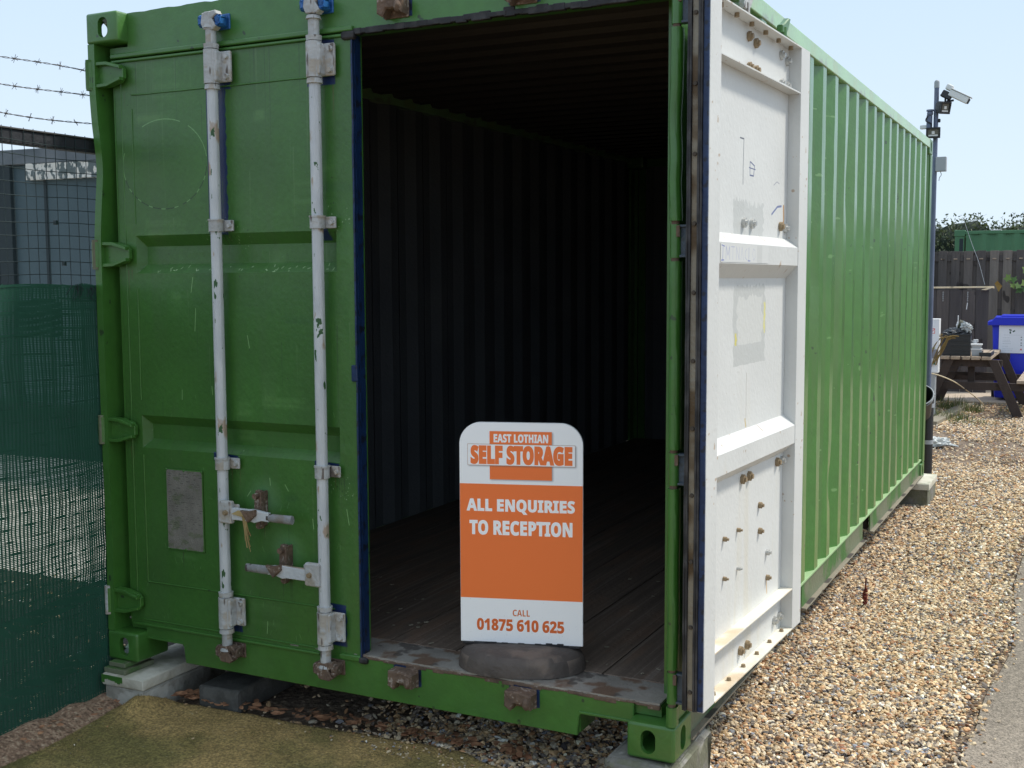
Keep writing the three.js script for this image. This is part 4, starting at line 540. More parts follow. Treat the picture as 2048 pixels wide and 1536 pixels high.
  const bs = warp(new THREE.LatheGeometry(prof, 48), (v) => { const a = Math.atan2(v.z, v.x), rr = Math.hypot(v.x, v.z), k = Math.pow(Math.pow(Math.abs(Math.cos(a)), 2.05) + Math.pow(Math.abs(Math.sin(a)), 2.05), -1 / 2.05); v.x = Math.cos(a) * rr * k * 0.228; v.z = Math.sin(a) * rr * k * 0.15; });
  mesh('rubber_base', toCreasedNormals(bs, 0.9), M.base, S);
}

// ---------------------------------------------------------------- concrete packing under the container
const placed = (name, label, cat, g, mat, group) => tag(mesh(name, g, mat), label, cat, group);
placed('concrete_slab', 'pale concrete slab under front left corner, green paint run on its edge', 'concrete slab', roughBlock(0.215, 0.045, 0.5, 901, 0.004, 0.006).rotateY(0.02).translate(-1.093, 0.1135, -0.19), M.slab);
{ const o = scene.children[scene.children.length - 1], g = []; const r = rng(801); for (let x = -1.19; x < -1.09; x += 0.012) g.push(span(x - 0.008, x + 0.008, 0.13 - 0.012 - 0.03 * r() * r(), 0.1335, 0.055, 0.0625, 0.001)); mesh('paint_run', g, M.green, o); }
placed('concrete_block', 'grey concrete block beneath the pale slab at front left corner', 'concrete block', roughBlock(0.208, 0.105, 0.5, 911, 0.005, 0.008).rotateY(0.02).translate(-1.09, 0.0375, -0.2), M.blockLight);
placed('packing_shim', 'small dark packing shim between front left casting and pale slab', 'packing shim', [span(-1.2, -1.085, 0.137, 0.158, -0.12, 0.045, 0.004), span(-1.19, -1.1, 0.159, 0.179, -0.12, 0.028, 0.004)], M.greenDirty);
placed('concrete_block', 'dark grey loose concrete block under left door beside fallen leaves', 'concrete block', roughBlock(0.205, 0.1, 0.44, 921, 0.004, 0.014).rotateY(0.04).translate(-0.745, 0.042, -0.325), M.blockDark);
placed('concrete_block', 'rough mossy concrete block under front right corner on gravel', 'concrete block', roughBlock(0.235, 0.19, 0.44, 931, 0.022, 0.03).translate(1.105, 0.081, -0.18), M.block);
placed('concrete_slab', 'cream concrete slab under rear right corner of the green container', 'concrete slab', roughBlock(0.34, 0.05, 0.5, 941, 0.004, 0.006).translate(1.13, 0.153, -5.96), M.slab);
placed('concrete_block', 'dark concrete block beneath the cream slab at rear right corner', 'concrete block', roughBlock(0.32, 0.14, 0.48, 951, 0.005, 0.008).translate(1.13, 0.058, -5.96), M.block);
{ // leaf litter along the edge of the matting
  const r = rng(211), g = [], leaf = (x, z, s, y) => { const a = r() * 6.28, pts = [[-1, 0], [-0.4, 0.42], [0.3, 0.4], [1, 0], [0.3, -0.4], [-0.4, -0.42]]; const q = [], t = r() * 0.5; for (const k of [0, 1, 2]) { const b = [pts[k], pts[k + 1], pts[5 - k === 3 ? 3 : 5 - k] ?? pts[0], pts[(6 - k) % 6]]; q.push(b.map(([u, v]) => [u * s, Math.abs(v) * s * (0.4 + t) + u * u * s * 0.25, v * s])); } const e = quads(q); e.rotateX((r() - 0.5) * 0.9).rotateY(a).translate(x, y, z); g.push(e); };
  for (let k = 0; k < 190; k++) { const x = lerp(-0.95, 0.62, Math.pow(r(), 1.3)); leaf(x, -0.1 - 0.07 * sm(-0.9, 0.3, x) - 0.1 * r() * r(), 0.014 + 0.018 * r(), 0.02 + 0.014 * r()); }
  for (let k = 0; k < 26; k++) leaf(lerp(-1.16, -1.06, r()), lerp(-0.05, 0.6, r()), 0.008 + 0.01 * r(), 0.04);
  tag(mesh('fallen_leaves', g, std({ side: THREE.DoubleSide, roughness: 0.8, map: colorTex(64, 64, 0.11, (u, v) => mixc([112, 72, 50], [214, 162, 122], fbm(u, v, 6, 3, 961))) })), 'brown fallen leaves littered along the edge of the moss under container', 'leaves', null, 'stuff');
}

// ---------------------------------------------------------------- fence, netting and barbed wire on the left
{
  const F = thing('mesh_fence', 'dark welded wire mesh fence with top rail left of the container', 'fence', [-1.245, 0, 0]);
  const g = []; for (let z = 1.7; z > -0.05; z -= 0.05) g.push(cylAlong(0.0016, [0.002 * Math.sin(z * 40), 0, z - 0.012], [0, 2.3, z + 0.004 * Math.sin(z * 60)], 5));
  for (let y = 0.05; y < 2.3; y += 0.05) { const p = []; for (let z = 1.72; z > -0.08; z -= 0.15) p.push([0.004, y + 0.004 * Math.sin(z * 9 + y * 7), z]); g.push(tube(p, 0.0016, 26, 5)); }
  mesh('wire_mesh', g, M.wire, F);
  mesh('top_rail', span(-0.05, -0.004, 2.238, 2.29, -0.2, 1.75, 0.004), M.railDark, F); mesh('rail_cap', span(-0.056, 0.002, 2.2905, 2.2965, -0.2, 1.75, 0.001), M.barb, F);
  mesh('post', span(-0.06, -0.01, 0, 2.6, -0.26, -0.2, 0.004), M.railDark, F); mesh('post', span(-0.06, -0.01, 0, 2.6, 1.7, 1.75, 0.004), M.railDark, F);
  const clip = (y, z) => mesh('wire_clip', span(-0.006, 0.01, y - 0.009, y + 0.009, z - 0.006, z + 0.006, 0.002), M.wire, F); clip(1.953, 0.165); clip(1.796, 0.13);
}
{ // windbreak netting: vertical tapes and woven threads
  const g = [], topY = (z) => 1.712 + 0.006 * Math.sin(z * 31), X = (y, z) => -1.231 + 0.012 * (fbm(z * 0.3 + 2, y * 0.25 + 2, 32, 3, 971) - 0.3);
  const rib = (f, n, w) => { const q = []; for (let k = 0; k < n; k++) { const a = f(k / n), b = f((k + 1) / n); q.push([[a[0], a[1] - w[1], a[2] - w[2]], [b[0], b[1] - w[1], b[2] - w[2]], [b[0], b[1] + w[1], b[2] + w[2]], [a[0], a[1] + w[1], a[2] + w[2]]]); } g.push(quads(q)); };
  const sway = (y, z) => 0.018 * (fbm(y * 0.4 + 1, z * 0.4 + 1, 32, 3, 973) - 0.5) + 0.03 * sm(0.9, 0.2, y) * 0.4;
  for (let z = 1.68, k = 0; z > -0.075; z -= z < 0.12 ? 0.0125 : 0.0168, k++) { const z0 = z, dark = 0.0034 + 0.0016 * hash(k, 3, 7); rib((t) => { const y = lerp(0.0, topY(z0), t), z = z0 + sway(y, z0); return [X(y, z), y, z]; }, 24, [0, 0, dark]); }
  for (let y = 0.006, k = 0; y < 1.712; y += 0.0066, k++) { const y0 = y, sl = 0.045 * sm(1.7, 0.5, y0); rib((t) => { const z = lerp(1.68, -0.075, t), y = Math.max(0.002, y0 + sl * (0.12 - z) * 0.6 + 0.006 * Math.sin(z * 9 + y0 * 3)); return [X(y, z) + 0.0012, y, z]; }, 30, [0, 0.0021 + 0.0009 * hash(k, 5, 9), 0]); }
  for (const y of [1.708, 1.66, 1.62, 1.545]) rib((t) => { const z = lerp(1.68, -0.075, t); return [-1.226, y - 0.02 * sm(0.1, 0.4, z) * (1.71 - y) * 6 + 0.003 * Math.sin(z * 50), z]; }, 30, [0, 0.0035, 0]);
  for (let y = 1.515; y < 1.655; y += 0.0052) rib((t) => [-1.2325, y, lerp(0.385, 0.16, t)], 4, [0, 0.0021, 0]);
  for (const y0 of [0.46, 0.2]) for (let k = 0; k < 8; k++) rib((t) => { const z = lerp(1.68, -0.075, t); return [-1.2265, y0 - 0.12 * (z + 0.05) + k * 0.008, z]; }, 16, [0, 0.0031, 0]);
  tag(mesh('windbreak_netting', g, M.net), 'dark green woven windbreak netting tied over lower part of mesh fence', 'netting');
  const r = rng(221), v = []; for (let k = 0; k < 20; k++) { const z = lerp(0.12, -0.06, r()), y = 1.69 + 0.01 * r(); v.push(tube([[-1.222, y, z], [-1.215, y + 0.03 * (r() - 0.2), z - 0.02 * (r() - 0.5)], [-1.22, y - 0.05 * r(), z + 0.06 * (r() - 0.5)]], 0.0013, 8, 4)); }
  tag(mesh('loose_twine', v, M.wire), 'tangle of dark frayed ties at top right edge of green netting', 'twine');
}
for (const [y, nm, s] of [[2.548, 'topmost', 1], [2.452, 'middle', 2], [2.346, 'lowest', 3]]) {
  const r = rng(230 + s), W = thing('barbed_wire', `${nm} of three rusty barbed wire strands above the mesh fence`, 'barbed wire', [-1.245, y, 0]);
  const path = (o) => Array.from({ length: 60 }, (_, k) => { const z = 1.75 - k * 0.0315; return [0.0022 * Math.cos(k * 2.1 + o), 0.012 * Math.pow(z - 0.8, 2) * 0.6 + 0.006 * Math.sin(z * 7 + s) + 0.0022 * Math.sin(k * 2.1 + o), z]; });
  mesh('strand', [tube(path(0), 0.0013, 240, 5), tube(path(Math.PI), 0.0013, 240, 5)], M.barb, W);
  for (let z = 1.7 - 0.05 * r(); z > -0.1; z -= 0.105 + 0.01 * r()) { const yy = 0.012 * Math.pow(z - 0.8, 2) * 0.6 + 0.006 * Math.sin(z * 7 + s), b = []; for (let k = 0; k < 3; k++) { const a = r() * 6.28, d = [0.016 * Math.cos(a), 0.016 * Math.sin(a), 0.006 * (r() - 0.5)]; b.push(cylAlong(0.001, [-d[0], yy - d[1], z - d[2]], [d[0], yy + d[1], z + d[2]], 4)); } b.push(cylAlong(0.0032, [0, yy, z - 0.006], [0, yy, z + 0.006], 6)); mesh('barb', b, M.barb, W); }
}
{ // grey-green shed behind the fence
  const S = thing('storage_cabin', 'grey green storage cabin with peeling white board behind the mesh fence', 'storage cabin', [-7, 0, -4.55], 0.07);
  mesh('wall', [span(-4, 3.6, 0.52, 2.84, -3.6, 0, 0)], M.shed, S);
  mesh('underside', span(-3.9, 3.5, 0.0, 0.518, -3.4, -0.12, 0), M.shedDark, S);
  mesh('roof_edge', span(-4.05, 3.65, 2.842, 2.985, -3.65, 0.06, 0.01), M.shedRoof, S);
  mesh('peeling_board', toCreasedNormals(warp(new THREE.BoxGeometry(3.2, 0.15, 0.06, 60, 6, 1).translate(1.83, 2.765, 0.033), (v) => { v.z += v.z > 0.03 ? 0.02 * (fbm(v.x * 0.3 + 1, v.y + 1, 32, 4, 981) - 0.5) : 0; if (v.x < 0.3) v.y += 0.03 * (fbm(v.y, v.x, 32, 2, 983) - 0.5); }), 0.6), M.shedPeel, S);
  mesh('corner_pillar', span(-0.15, 0.02, 0.52, 2.84, 0.001, 0.05, 0.006), M.shedDark, S);
  mesh('panel_seam', span(0.4, 0.43, 0.52, 2.84, 0.001, 0.012, 0), M.shedDark, S); mesh('panel_seam', span(1.62, 1.65, 0.52, 2.69, 0.001, 0.012, 0), M.shedDark, S); mesh('sill_strip', span(-4, 3.6, 0.505, 0.56, 0.001, 0.03, 0), M.shedDark, S);
  for (let k = 0; k < 8; k++) mesh('louvre', span(-0.85, -0.2, 1.66 + k * 0.1, 1.72 + k * 0.1, 0.01, 0.05, 0.004).translate(0, 0, 0), k % 2 ? M.shedRoof : M.railDark, S);
  mesh('louvre_frame', span(-0.9, -0.17, 1.6, 2.5, 0.001, 0.012, 0), M.shedDark, S);
  mesh('cable', [tube([[-1.2, 2.62, 0.05], [-0.4, 2.58, 0.06], [-0.15, 2.62, 0.05]], 0.012, 20, 6), tube([[-1.2, 2.5, 0.05], [-0.4, 2.44, 0.06], [-0.15, 2.6, 0.05], [-0.1, 2.86, 0.05]], 0.012, 24, 6)], M.shedRoof, S);
}

// ---------------------------------------------------------------- behind the container: pole, table, bin, fences
{
  const P = thing('camera_pole', 'tall grey steel pole with security camera and floodlights behind the container', 'pole', [1.1, 0, -7.2]);
  mesh('shaft', [cyl(0.0195, 3.25, 0, 1.73, 0, 18)], M.pole, P); mesh('cap', [cyl(0.022, 0.05, 0, 3.36, 0, 16), new THREE.SphereGeometry(0.02, 14, 8, 0, 6.3, 0, 1.57).scale(1, 0.9, 1).translate(0, 3.385, 0)], M.greyBox, P);
  mesh('sleeve', cyl(0.047, 0.72, 0, 0.36, 0, 18), M.blackPlastic, P); for (const y of [0.3, 0.62]) mesh('clamp_ring', cyl(0.051, 0.035, 0, y, 0, 18), M.greyBox, P);
  const lampHead = (name, x, y, w, h, yaw, pitch) => { const L = sub(name, P, [x, y, 0.06]); L.rotation.set(pitch, yaw, 0, 'YXZ'); mesh('housing', [box(w, h, 0.05, 0, 0, -0.03, 0.008), box(w * 0.7, h * 0.7, 0.05, 0, 0, -0.07, 0.01)], M.blackPlastic, L); mesh('bezel', [span(-w / 2, w / 2, h / 2 - 0.016, h / 2, -0.004, 0.012, 0.003), span(-w / 2, w / 2, -h / 2, -h / 2 + 0.016, -0.004, 0.012, 0.003), span(-w / 2, -w / 2 + 0.014, -h / 2 + 0.016, h / 2 - 0.016, -0.004, 0.012, 0.003), span(w / 2 - 0.014, w / 2, -h / 2 + 0.016, h / 2 - 0.016, -0.004, 0.012, 0.003)], M.blackPlastic, L); mesh('glass', span(-w / 2 + 0.014, w / 2 - 0.014, -h / 2 + 0.016, h / 2 - 0.016, -0.004, 0.002, 0), M.lensGrey, L); mesh('reflector', [span(-w / 2 + 0.02, w / 2 - 0.02, -h / 2 + 0.018, -h / 2 + 0.03, 0.002, 0.006, 0), span(-0.012, 0.012, -0.01, 0.014, 0.002, 0.005, 0.001)], M.whiteBox, L); };
  lampHead('floodlight', 0.078, 3.155, 0.1, 0.1, 0.75, 0.25); lampHead('floodlight', -0.012, 2.953, 0.115, 0.09, 0.15, 0.18);
  const C = sub('camera', P, [0.155, 3.26, 0.02]); C.rotation.set(0, 0, -0.5);
  mesh('camera_body', [box(0.17, 0.055, 0.06, 0.03, 0, 0, 0.008), box(0.19, 0.008, 0.07, 0.035, 0.033, 0, 0.003)], M.whiteBox, C); mesh('lens_hood', box(0.012, 0.042, 0.048, 0.118, -0.002, 0, 0.003), M.blackPlastic, C); mesh('camera_mount', [box(0.09, 0.06, 0.05, -0.065, -0.028, 0, 0.01)], M.blackPlastic, C); mesh('camera_rear', box(0.06, 0.05, 0.055, -0.075, 0.035, 0, 0.012), M.whiteBox, C);
  mesh('bracket', [cylAlong(0.009, [0.03, 3.2, 0], [0.14, 3.22, 0.02], 8), cylAlong(0.008, [0.03, 3.27, 0], [0.07, 3.28, 0.0], 8), box(0.012, 0.09, 0.05, 0.072, 3.245, 0, 0.003), cylAlong(0.012, [0.1, 3.23, 0.01], [0.085, 3.18, 0.03], 8), cylAlong(0.008, [0, 3.18, 0.0], [0.05, 3.16, 0.05], 8)], M.railDark, P);
  mesh('sensor', [new THREE.SphereGeometry(0.026, 12, 10).translate(-0.045, 3.12, 0.03), cyl(0.03, 0.014, -0.045, 3.145, 0.03, 14), box(0.045, 0.13, 0.05, -0.05, 3.05, 0.02, 0.012)], M.pole, P); mesh('sensor_cable', tube([[-0.06, 3.1, 0.05], [-0.075, 3.06, 0.05], [-0.03, 3.03, 0.05], [-0.03, 3.0, 0.04]], 0.006, 16, 6), M.railDark, P);
  mesh('aerial', [box(0.06, 0.035, 0.03, -0.095, 3.01, 0.02, 0.008), cylAlong(0.006, [-0.08, 3.01, 0.01], [-0.02, 3.0, 0], 6)], M.whiteBox, P); mesh('bolt', box(0.022, 0.03, 0.03, 0.026, 3.06, 0, 0.006), M.railDark, P);
  mesh('junction_box', box(0.085, 0.122, 0.07, 0.055, 2.69, 0.02, 0.005), M.greyBox, P); mesh('cable_tail', tube([[0.05, 2.63, 0.02], [0.058, 2.6, 0.02], [0.045, 2.58, 0.02], [0.04, 2.55, 0.02]], 0.003, 12, 5), M.greyBox, P);
}
{ // bucket hung on the pole, tipped towards the road
  const B = thing('bucket', 'black plastic bucket with rim highlight painted pale tipped over behind the container', 'bucket', [1.05, 0.73, -6.95]); B.rotation.set(0.72, 0.2, 0);
  const prof = [[0.085, -0.24], [0.118, 0], [0.122, 0.005], [0.114, 0.005], [0.081, -0.232], [0, -0.232]].map((p) => new THREE.Vector2(...p)); prof.unshift(new THREE.Vector2(0, -0.24));
  mesh('bucket_body', toCreasedNormals(new THREE.LatheGeometry(prof, 36), 0.6), M.blackPlastic, B); mesh('rim', [new THREE.TorusGeometry(0.121, 0.006, 8, 40).rotateX(Math.PI / 2), new THREE.TorusGeometry(0.117, 0.003, 6, 40).rotateX(Math.PI / 2).translate(0, -0.03, 0)], M.greyBox, B);  // grey rim colour paints in the highlight on the black rim
  mesh('handle_ear', box(0.02, 0.02, 0.012, 0.122, -0.015, 0, 0.004), M.greyBox, B);
}
{ // picnic table seen from its end
  const T = thing('picnic_table', 'brown timber picnic table with attached benches behind the container', 'picnic table', [1.0, 0, -13.05]);
  for (let k = 0; k < 5; k++) mesh('tabletop_plank', span(-0.36 + k * 0.121, -0.36 + k * 0.121 + 0.108, 0.7, 0.74, -0.88, 0.88, 0.005), M.plank, T);
  for (const s of [-1, 1]) for (let k = 0; k < 2; k++) { const x = s * 0.66 + (k - 0.5) * 0.13; mesh('bench_plank', span(x - 0.058, x + 0.058, 0.415, 0.455, -0.88, 0.88, 0.005), M.plank, T); }
  for (const z of [-0.7, 0.82]) {
    for (const s of [-1, 1]) mesh('leg', extrude([[s * 0.2, 0.7], [s * 0.31, 0.7], [s * 0.62, 0], [s * 0.5, 0]].slice(0, 4), 0.045, 0.002).translate(0, 0, z - 0.022), M.table, T);
    mesh('bench_bearer', span(-0.8, 0.8, 0.315, 0.413, z - 0.07, z - 0.026, 0.004), M.table, T); mesh('top_bearer', span(-0.36, 0.36, 0.61, 0.698, z - 0.07, z - 0.026, 0.004), M.table, T);
  }
  mesh('brace', span(-0.05, 0.03, 0.32, 0.61, 0.6, 0.66, 0.003), M.table, T); mesh('stretcher', span(-0.3, 0.36, 0.475, 0.52, 0.5, 0.54, 0.003), M.table, T);
}
{ // things on and by the table
  const C = thing('plastic_crate', 'black plastic crate full of rubbish on the picnic table', 'crate', [0.81, 0.742, -12.42], 0.05);
  mesh('crate_body', [span(-0.165, 0.165, 0, 0.01, -0.13, 0.13, 0), span(-0.165, 0.165, 0.005, 0.26, 0.122, 0.13, 0.002), span(-0.165, 0.165, 0.005, 0.26, -0.13, -0.122, 0.002), span(-0.165, -0.157, 0.005, 0.26, -0.122, 0.122, 0.002), span(0.157, 0.165, 0.005, 0.26, -0.122, 0.122, 0.002)], M.blackPlastic, C);
  for (const y of [0.06, 0.12, 0.18]) mesh('crate_rib', span(-0.16, 0.16, y, y + 0.008, 0.13, 0.135, 0.002), M.blackPlastic, C); each('crate_rim', [span(-0.172, 0.172, 0.255, 0.272, 0.12, 0.138, 0.003), span(-0.172, 0.172, 0.255, 0.272, -0.138, -0.12, 0.003)], M.blackPlastic, C);
  const lump = (sx, sy, sz, seed, amp) => toCreasedNormals(warp(mergeVertices(new THREE.IcosahedronGeometry(1, 4).deleteAttribute('normal').deleteAttribute('uv')), (v) => { const a = 1 + amp * (fbm(v.x * 0.9 + 3, v.y * 0.9 + v.z * 0.9 + 3, 16, 4, seed) - 0.5); v.multiplyScalar(a); v.set(v.x * sx, v.y * sy, v.z * sz); }), 0.35);
  placed('bin_bag', 'crumpled black bin liner bulging over the top of crate', 'bin bag', lump(0.16, 0.07, 0.12, 991, 0.9).translate(0.8, 1.02, -12.42), M.bag);
  placed('foil_packet', 'crumpled silver packet poking from the right side of crate', 'packet', lump(0.075, 0.06, 0.06, 993, 1.2).rotateZ(-0.6).translate(0.915, 1.1, -12.4), M.foil);
  placed('white_tag', 'white plastic piece standing up from rubbish in the crate', 'plastic piece', [span(0.808, 0.818, 1.06, 1.25, -12.44, -12.42, 0.003), lump(0.02, 0.045, 0.02, 995, 0.8).translate(0.812, 1.12, -12.42)], M.whiteBox);
  placed('dark_pot', 'small olive flower pot in the rubbish on the crate', 'pot', new THREE.CylinderGeometry(0.065, 0.05, 0.09, 18).rotateZ(1.3).translate(0.865, 1.12, -12.44), std({ color: new THREE.Color().setRGB(0.045, 0.05, 0.03), roughness: 0.7 }));
  const tub = (name, label, x, y, z, w, h) => { const o = thing(name, label, 'plastic tub', [x, y, z], 0.05, null); mesh('tub_body', warp(new RoundedBoxGeometry(w, h, w * 0.8, 2, 0.006), (v) => { const k = 1 - 0.16 * (0.5 - v.y / h); v.x *= k; v.z *= k; }).translate(0, h / 2, 0), M.greyBox, o); mesh('tub_rim', box(w * 1.08, 0.016, w * 0.87, 0, h, 0, 0.004), M.whiteBox, o); };
  tub('plastic_tub', 'lower grey plastic tub with white rim beside the black crate', 1.05, 0.742, -12.35, 0.125, 0.085); tub('plastic_tub', 'upper grey plastic tub with white rim stacked beside black crate', 1.05, 0.836, -12.35, 0.128, 0.05);
  placed('white_cup', 'small white cup standing behind the stacked grey tubs', 'cup', [cyl(0.045, 0.12, 1.0, 0.86, -12.55, 16, 0.035), span(0.99, 1.05, 0.9, 0.94, -12.56, -12.53, 0.006)], M.whiteBox);
  placed('black_tray', 'flat black seed tray lying on the right end of picnic table', 'tray', [span(1.09, 1.23, 0.742, 0.752, -12.75, -12.25, 0.003), span(1.09, 1.1, 0.752, 0.79, -12.75, -12.25, 0.002), span(1.22, 1.23, 0.752, 0.79, -12.75, -12.25, 0.002), span(1.1, 1.22, 0.752, 0.79, -12.262, -12.252, 0.002)], M.blackPlastic);
  // tall white carton by the table, with red print
  const c = document.createElement('canvas'); c.width = 128; c.height = 512; const q = c.getContext('2d'); q.fillStyle = css(226, 228, 234); q.fillRect(0, 0, 128, 512); q.strokeStyle = css(206, 70, 70); q.lineWidth = 5; q.strokeRect(58, 80, 34, 46); q.beginPath(); q.moveTo(62, 122); q.lineTo(88, 84); q.stroke(); q.fillStyle = css(40, 130, 110); q.beginPath(); q.ellipse(94, 420, 9, 20, 0, 0, 6.3); q.fill(); q.fillStyle = css(90, 180, 170); q.fillRect(8, 400, 40, 46); q.fillStyle = css(150, 168, 90); q.fillRect(0, 268, 100, 10); q.fillStyle = css(140, 140, 150); q.fillRect(0, 285, 128, 90);
  const K = thing('white_carton', 'tall white carton with red mark standing left of picnic table', 'carton', [0.5, 0, -11.9], 0.02);
  mesh('carton_body', span(-0.2, 0.155, 0.55, 1.22, -0.1, 0.1, 0.003), M.whiteBox, K); mesh('carton_flap', span(-0.2, 0.045, 1.222, 1.345, -0.1, -0.07, 0.003), M.whiteBox, K); mesh('carton_print', new THREE.PlaneGeometry(0.17, 0.64).translate(0.067, 0.88, 0.1025), std({ map: canvasTex(c), roughness: 0.7 }), K, true); mesh('carton_base', span(-0.2, 0.12, 0, 0.548, -0.1, 0.08, 0.003), M.greyBox, K);
  // twigs and dead stems leaning over the crate
  const st = []; const r = rng(241); for (let k = 0; k < 12; k++) { const x = 0.52 + 0.2 * r(); st.push(tube([[x - 0.08, 0.62 + 0.1 * r(), -11.78], [x, 0.82 + 0.1 * r(), -11.8], [x + 0.08, 0.95 + 0.08 * r(), -11.82], [x + 0.12 + 0.05 * r(), 1.0 + 0.06 * (r() - 0.5), -11.85]], 0.004 + 0.004 * r(), 12, 5)); }
  placed('dead_stems', 'yellow brown dead stems leaning between carton and black crate', 'plant stems', st, std({ color: new THREE.Color().setRGB(0.2, 0.13, 0.04), roughness: 0.9 }));
  placed('bent_cane', 'long thin pale cane arching from the carton down to gravel', 'cane', tube([[0.45, 0.56, -11.7], [0.62, 0.54, -11.75], [0.8, 0.46, -11.9], [0.96, 0.28, -12.4], [1.06, 0.12, -12.9], [1.12, 0.0, -13.2]], 0.007, 40, 6), M.paleWood);
}
{ // wheelie bin
  const B = thing('wheelie_bin', 'blue plastic wheelie bin with white recycling notice behind picnic table', 'wheelie bin', [1.39, 0.03, -14.25], 0.04);
  const taper = (g, y0, y1, k0) => warp(g, (v) => { const t = (v.y - y0) / (y1 - y0), k = lerp(k0, 1, t); v.x *= k; v.z *= lerp(0.8, 1, t); });
  mesh('bin_body', toCreasedNormals(taper(new RoundedBoxGeometry(0.58, 1.0, 0.6, 3, 0.03).translate(0, 0.53, 0), 0.03, 1.03, 0.84), 0.6), M.binBlue, B);
  mesh('bin_collar', box(0.6, 0.03, 0.615, 0, 1.035, 0, 0.01), M.binBlue, B);
  const lid = extrude([[-0.34, 1.05], [0.34, 1.05], [0.34, 1.085], [0.31, 1.1], [0.25, 1.15], [-0.25, 1.15], [-0.29, 1.1], [-0.34, 1.085]], 0.68, 0.008).translate(0, 0, -0.33); mesh('lid', lid, M.binBlue, B); mesh('lid_panel', box(0.4, 0.03, 0.5, 0.02, 1.165, 0, 0.012), M.binBlue, B);
  for (const s of [-1, 1]) mesh('wheel', new THREE.CylinderGeometry(0.1, 0.1, 0.05, 24).rotateZ(Math.PI / 2).translate(s * 0.27, 0.1, -0.26), M.rubber, B);
  const c = document.createElement('canvas'); c.width = 320; c.height = 400; const q = c.getContext('2d'), r = rng(251); q.fillStyle = '#e2e6ee'; q.fillRect(0, 0, 320, 400);
  q.fillStyle = css(40, 74, 66); for (const [x, y, a] of [[134, 78, 0], [182, 92, 1], [138, 116, 2]]) { q.save(); q.translate(x, y); q.rotate(a * 2.1 + 0.4); q.fillRect(-13, -10, 22, 18); q.beginPath(); q.moveTo(9, -14); q.lineTo(22, 0); q.lineTo(9, 14); q.fill(); q.restore(); }
  const lines = (y, x0, x1, a) => { q.fillStyle = css(90, 100, 112, a); let x = x0; while (x < x1) { const w = 5 + 16 * r(); q.fillRect(x, y, w, 4); x += w + 5; } };
  lines(22, 20, 300, 0.4); lines(34, 50, 270, 0.35); lines(146, 60, 260, 0.35); for (const y of [186, 218, 240, 268]) { lines(y, 46, 130 + 20 * r(), 0.5); } lines(304, 46, 100, 0.4); lines(340, 46, 170, 0.35); lines(362, 46, 170, 0.35);
  for (const y of [170, 206, 250, 282]) { q.fillStyle = css(80, 92, 100, 0.8); q.fillRect(266, y, 16, 16); q.fillStyle = '#e2e6ee'; q.fillRect(270, y + 4, 5, 5); }
  q.strokeStyle = css(196, 60, 60); q.lineWidth = 7; q.beginPath(); q.moveTo(262, 338); q.lineTo(284, 360); q.moveTo(284, 338); q.lineTo(262, 360); q.stroke();
  mesh('notice', box(0.335, 0.4, 0.004, -0.035, 0.86, 0, 0).rotateX(0.06).translate(0.0, 0.0, 0.25), M.whiteBox, B); mesh('notice_print', new THREE.PlaneGeometry(0.33, 0.395).translate(-0.035, 0.86, 0.0035).rotateX(0.06).translate(0, 0, 0.25), std({ map: canvasTex(c), roughness: 0.5 }), B, true);
}
{ // tall close-boarded fence
  const F = thing('board_fence', 'tall dark weathered board fence along the back of yard', 'fence', [0, 0, -16]), r = rng(261);
  for (let k = 0; k < 80; k++) { const x = -2.6 + k * 0.1875; mesh('fence_board', box(0.125, 2.1 + 0.02 * r(), 0.02, x, 1.09, 0, 0.003), M.fence[(r() * 3) | 0], F); if (k < 79) mesh('fence_board', box(0.11, 2.1 + 0.02 * r(), 0.02, x + 0.094, 1.08, -0.045, 0.003), M.fence[(r() * 2) | 0], F); mesh('fixing_block', box(0.055, 0.018, 0.016, x, 2.02, 0.019, 0.002), M.plank, F); }
  for (const y of [0.4, 1.2, 2.03]) mesh('fence_rail', span(-2.7, 12.3, y - 0.045, y + 0.045, -0.032, -0.012, 0.002), M.fence[1], F);
  const G = thing('low_screen', 'lower dark board screen with pale splintered top rail before the fence', 'screen', [0, 0, -15.1]);
  for (let k = 0; k < 19; k++) { const x = -2.4 + k * 0.182; mesh('screen_board', box(0.176, 1.53, 0.022, x, 0.78, 0.006 * (k % 2), 0.003), M.lowFence[(r() * 2) | 0], G); }
  mesh('screen_rail', extrude([[-2.5, 1.548], [1.0, 1.58], [1.035, 1.572], [1.03, 1.6], [-2.5, 1.57]], 0.06, 0.002).translate(0, 0, -0.03), M.paleWood, G); mesh('splintered_end', extrude([[0.86, 1.55], [0.98, 1.585], [1.02, 1.58], [0.93, 1.545]], 0.02, 0.002).translate(0, 0, 0.034), M.paleWood, G);
  for (const [x, n, l] of [[0.335, 5, 'left'], [0.68, 5, 'right']]) { const C = thing('hanging_chain', `${l} of two short pale chains hanging on the board screen`, 'chain', [x, 1.51, -15.05]); for (let k = 0; k < n; k++) mesh('chain_link', new THREE.TorusGeometry(0.008, 0.003, 6, 12).scale(0.8, 1.3, 1).rotateY(k % 2 ? 1.2 : 0.2).translate(0, -k * 0.03, 0), M.foil, C); if (l === 'right') mesh('chain_hook', cylAlong(0.007, [0, -0.15, 0], [-0.012, -0.25, 0], 6), M.whiteBox, C); }
  placed('overhead_cable', 'thin grey cable slanting down across the board fence', 'cable', tube([[0.5, 2.66, -15.9], [0.64, 2.26, -15.85], [0.75, 1.98, -15.8], [0.86, 1.62, -15.7]], 0.0035, 20, 5), M.greyBox);
}
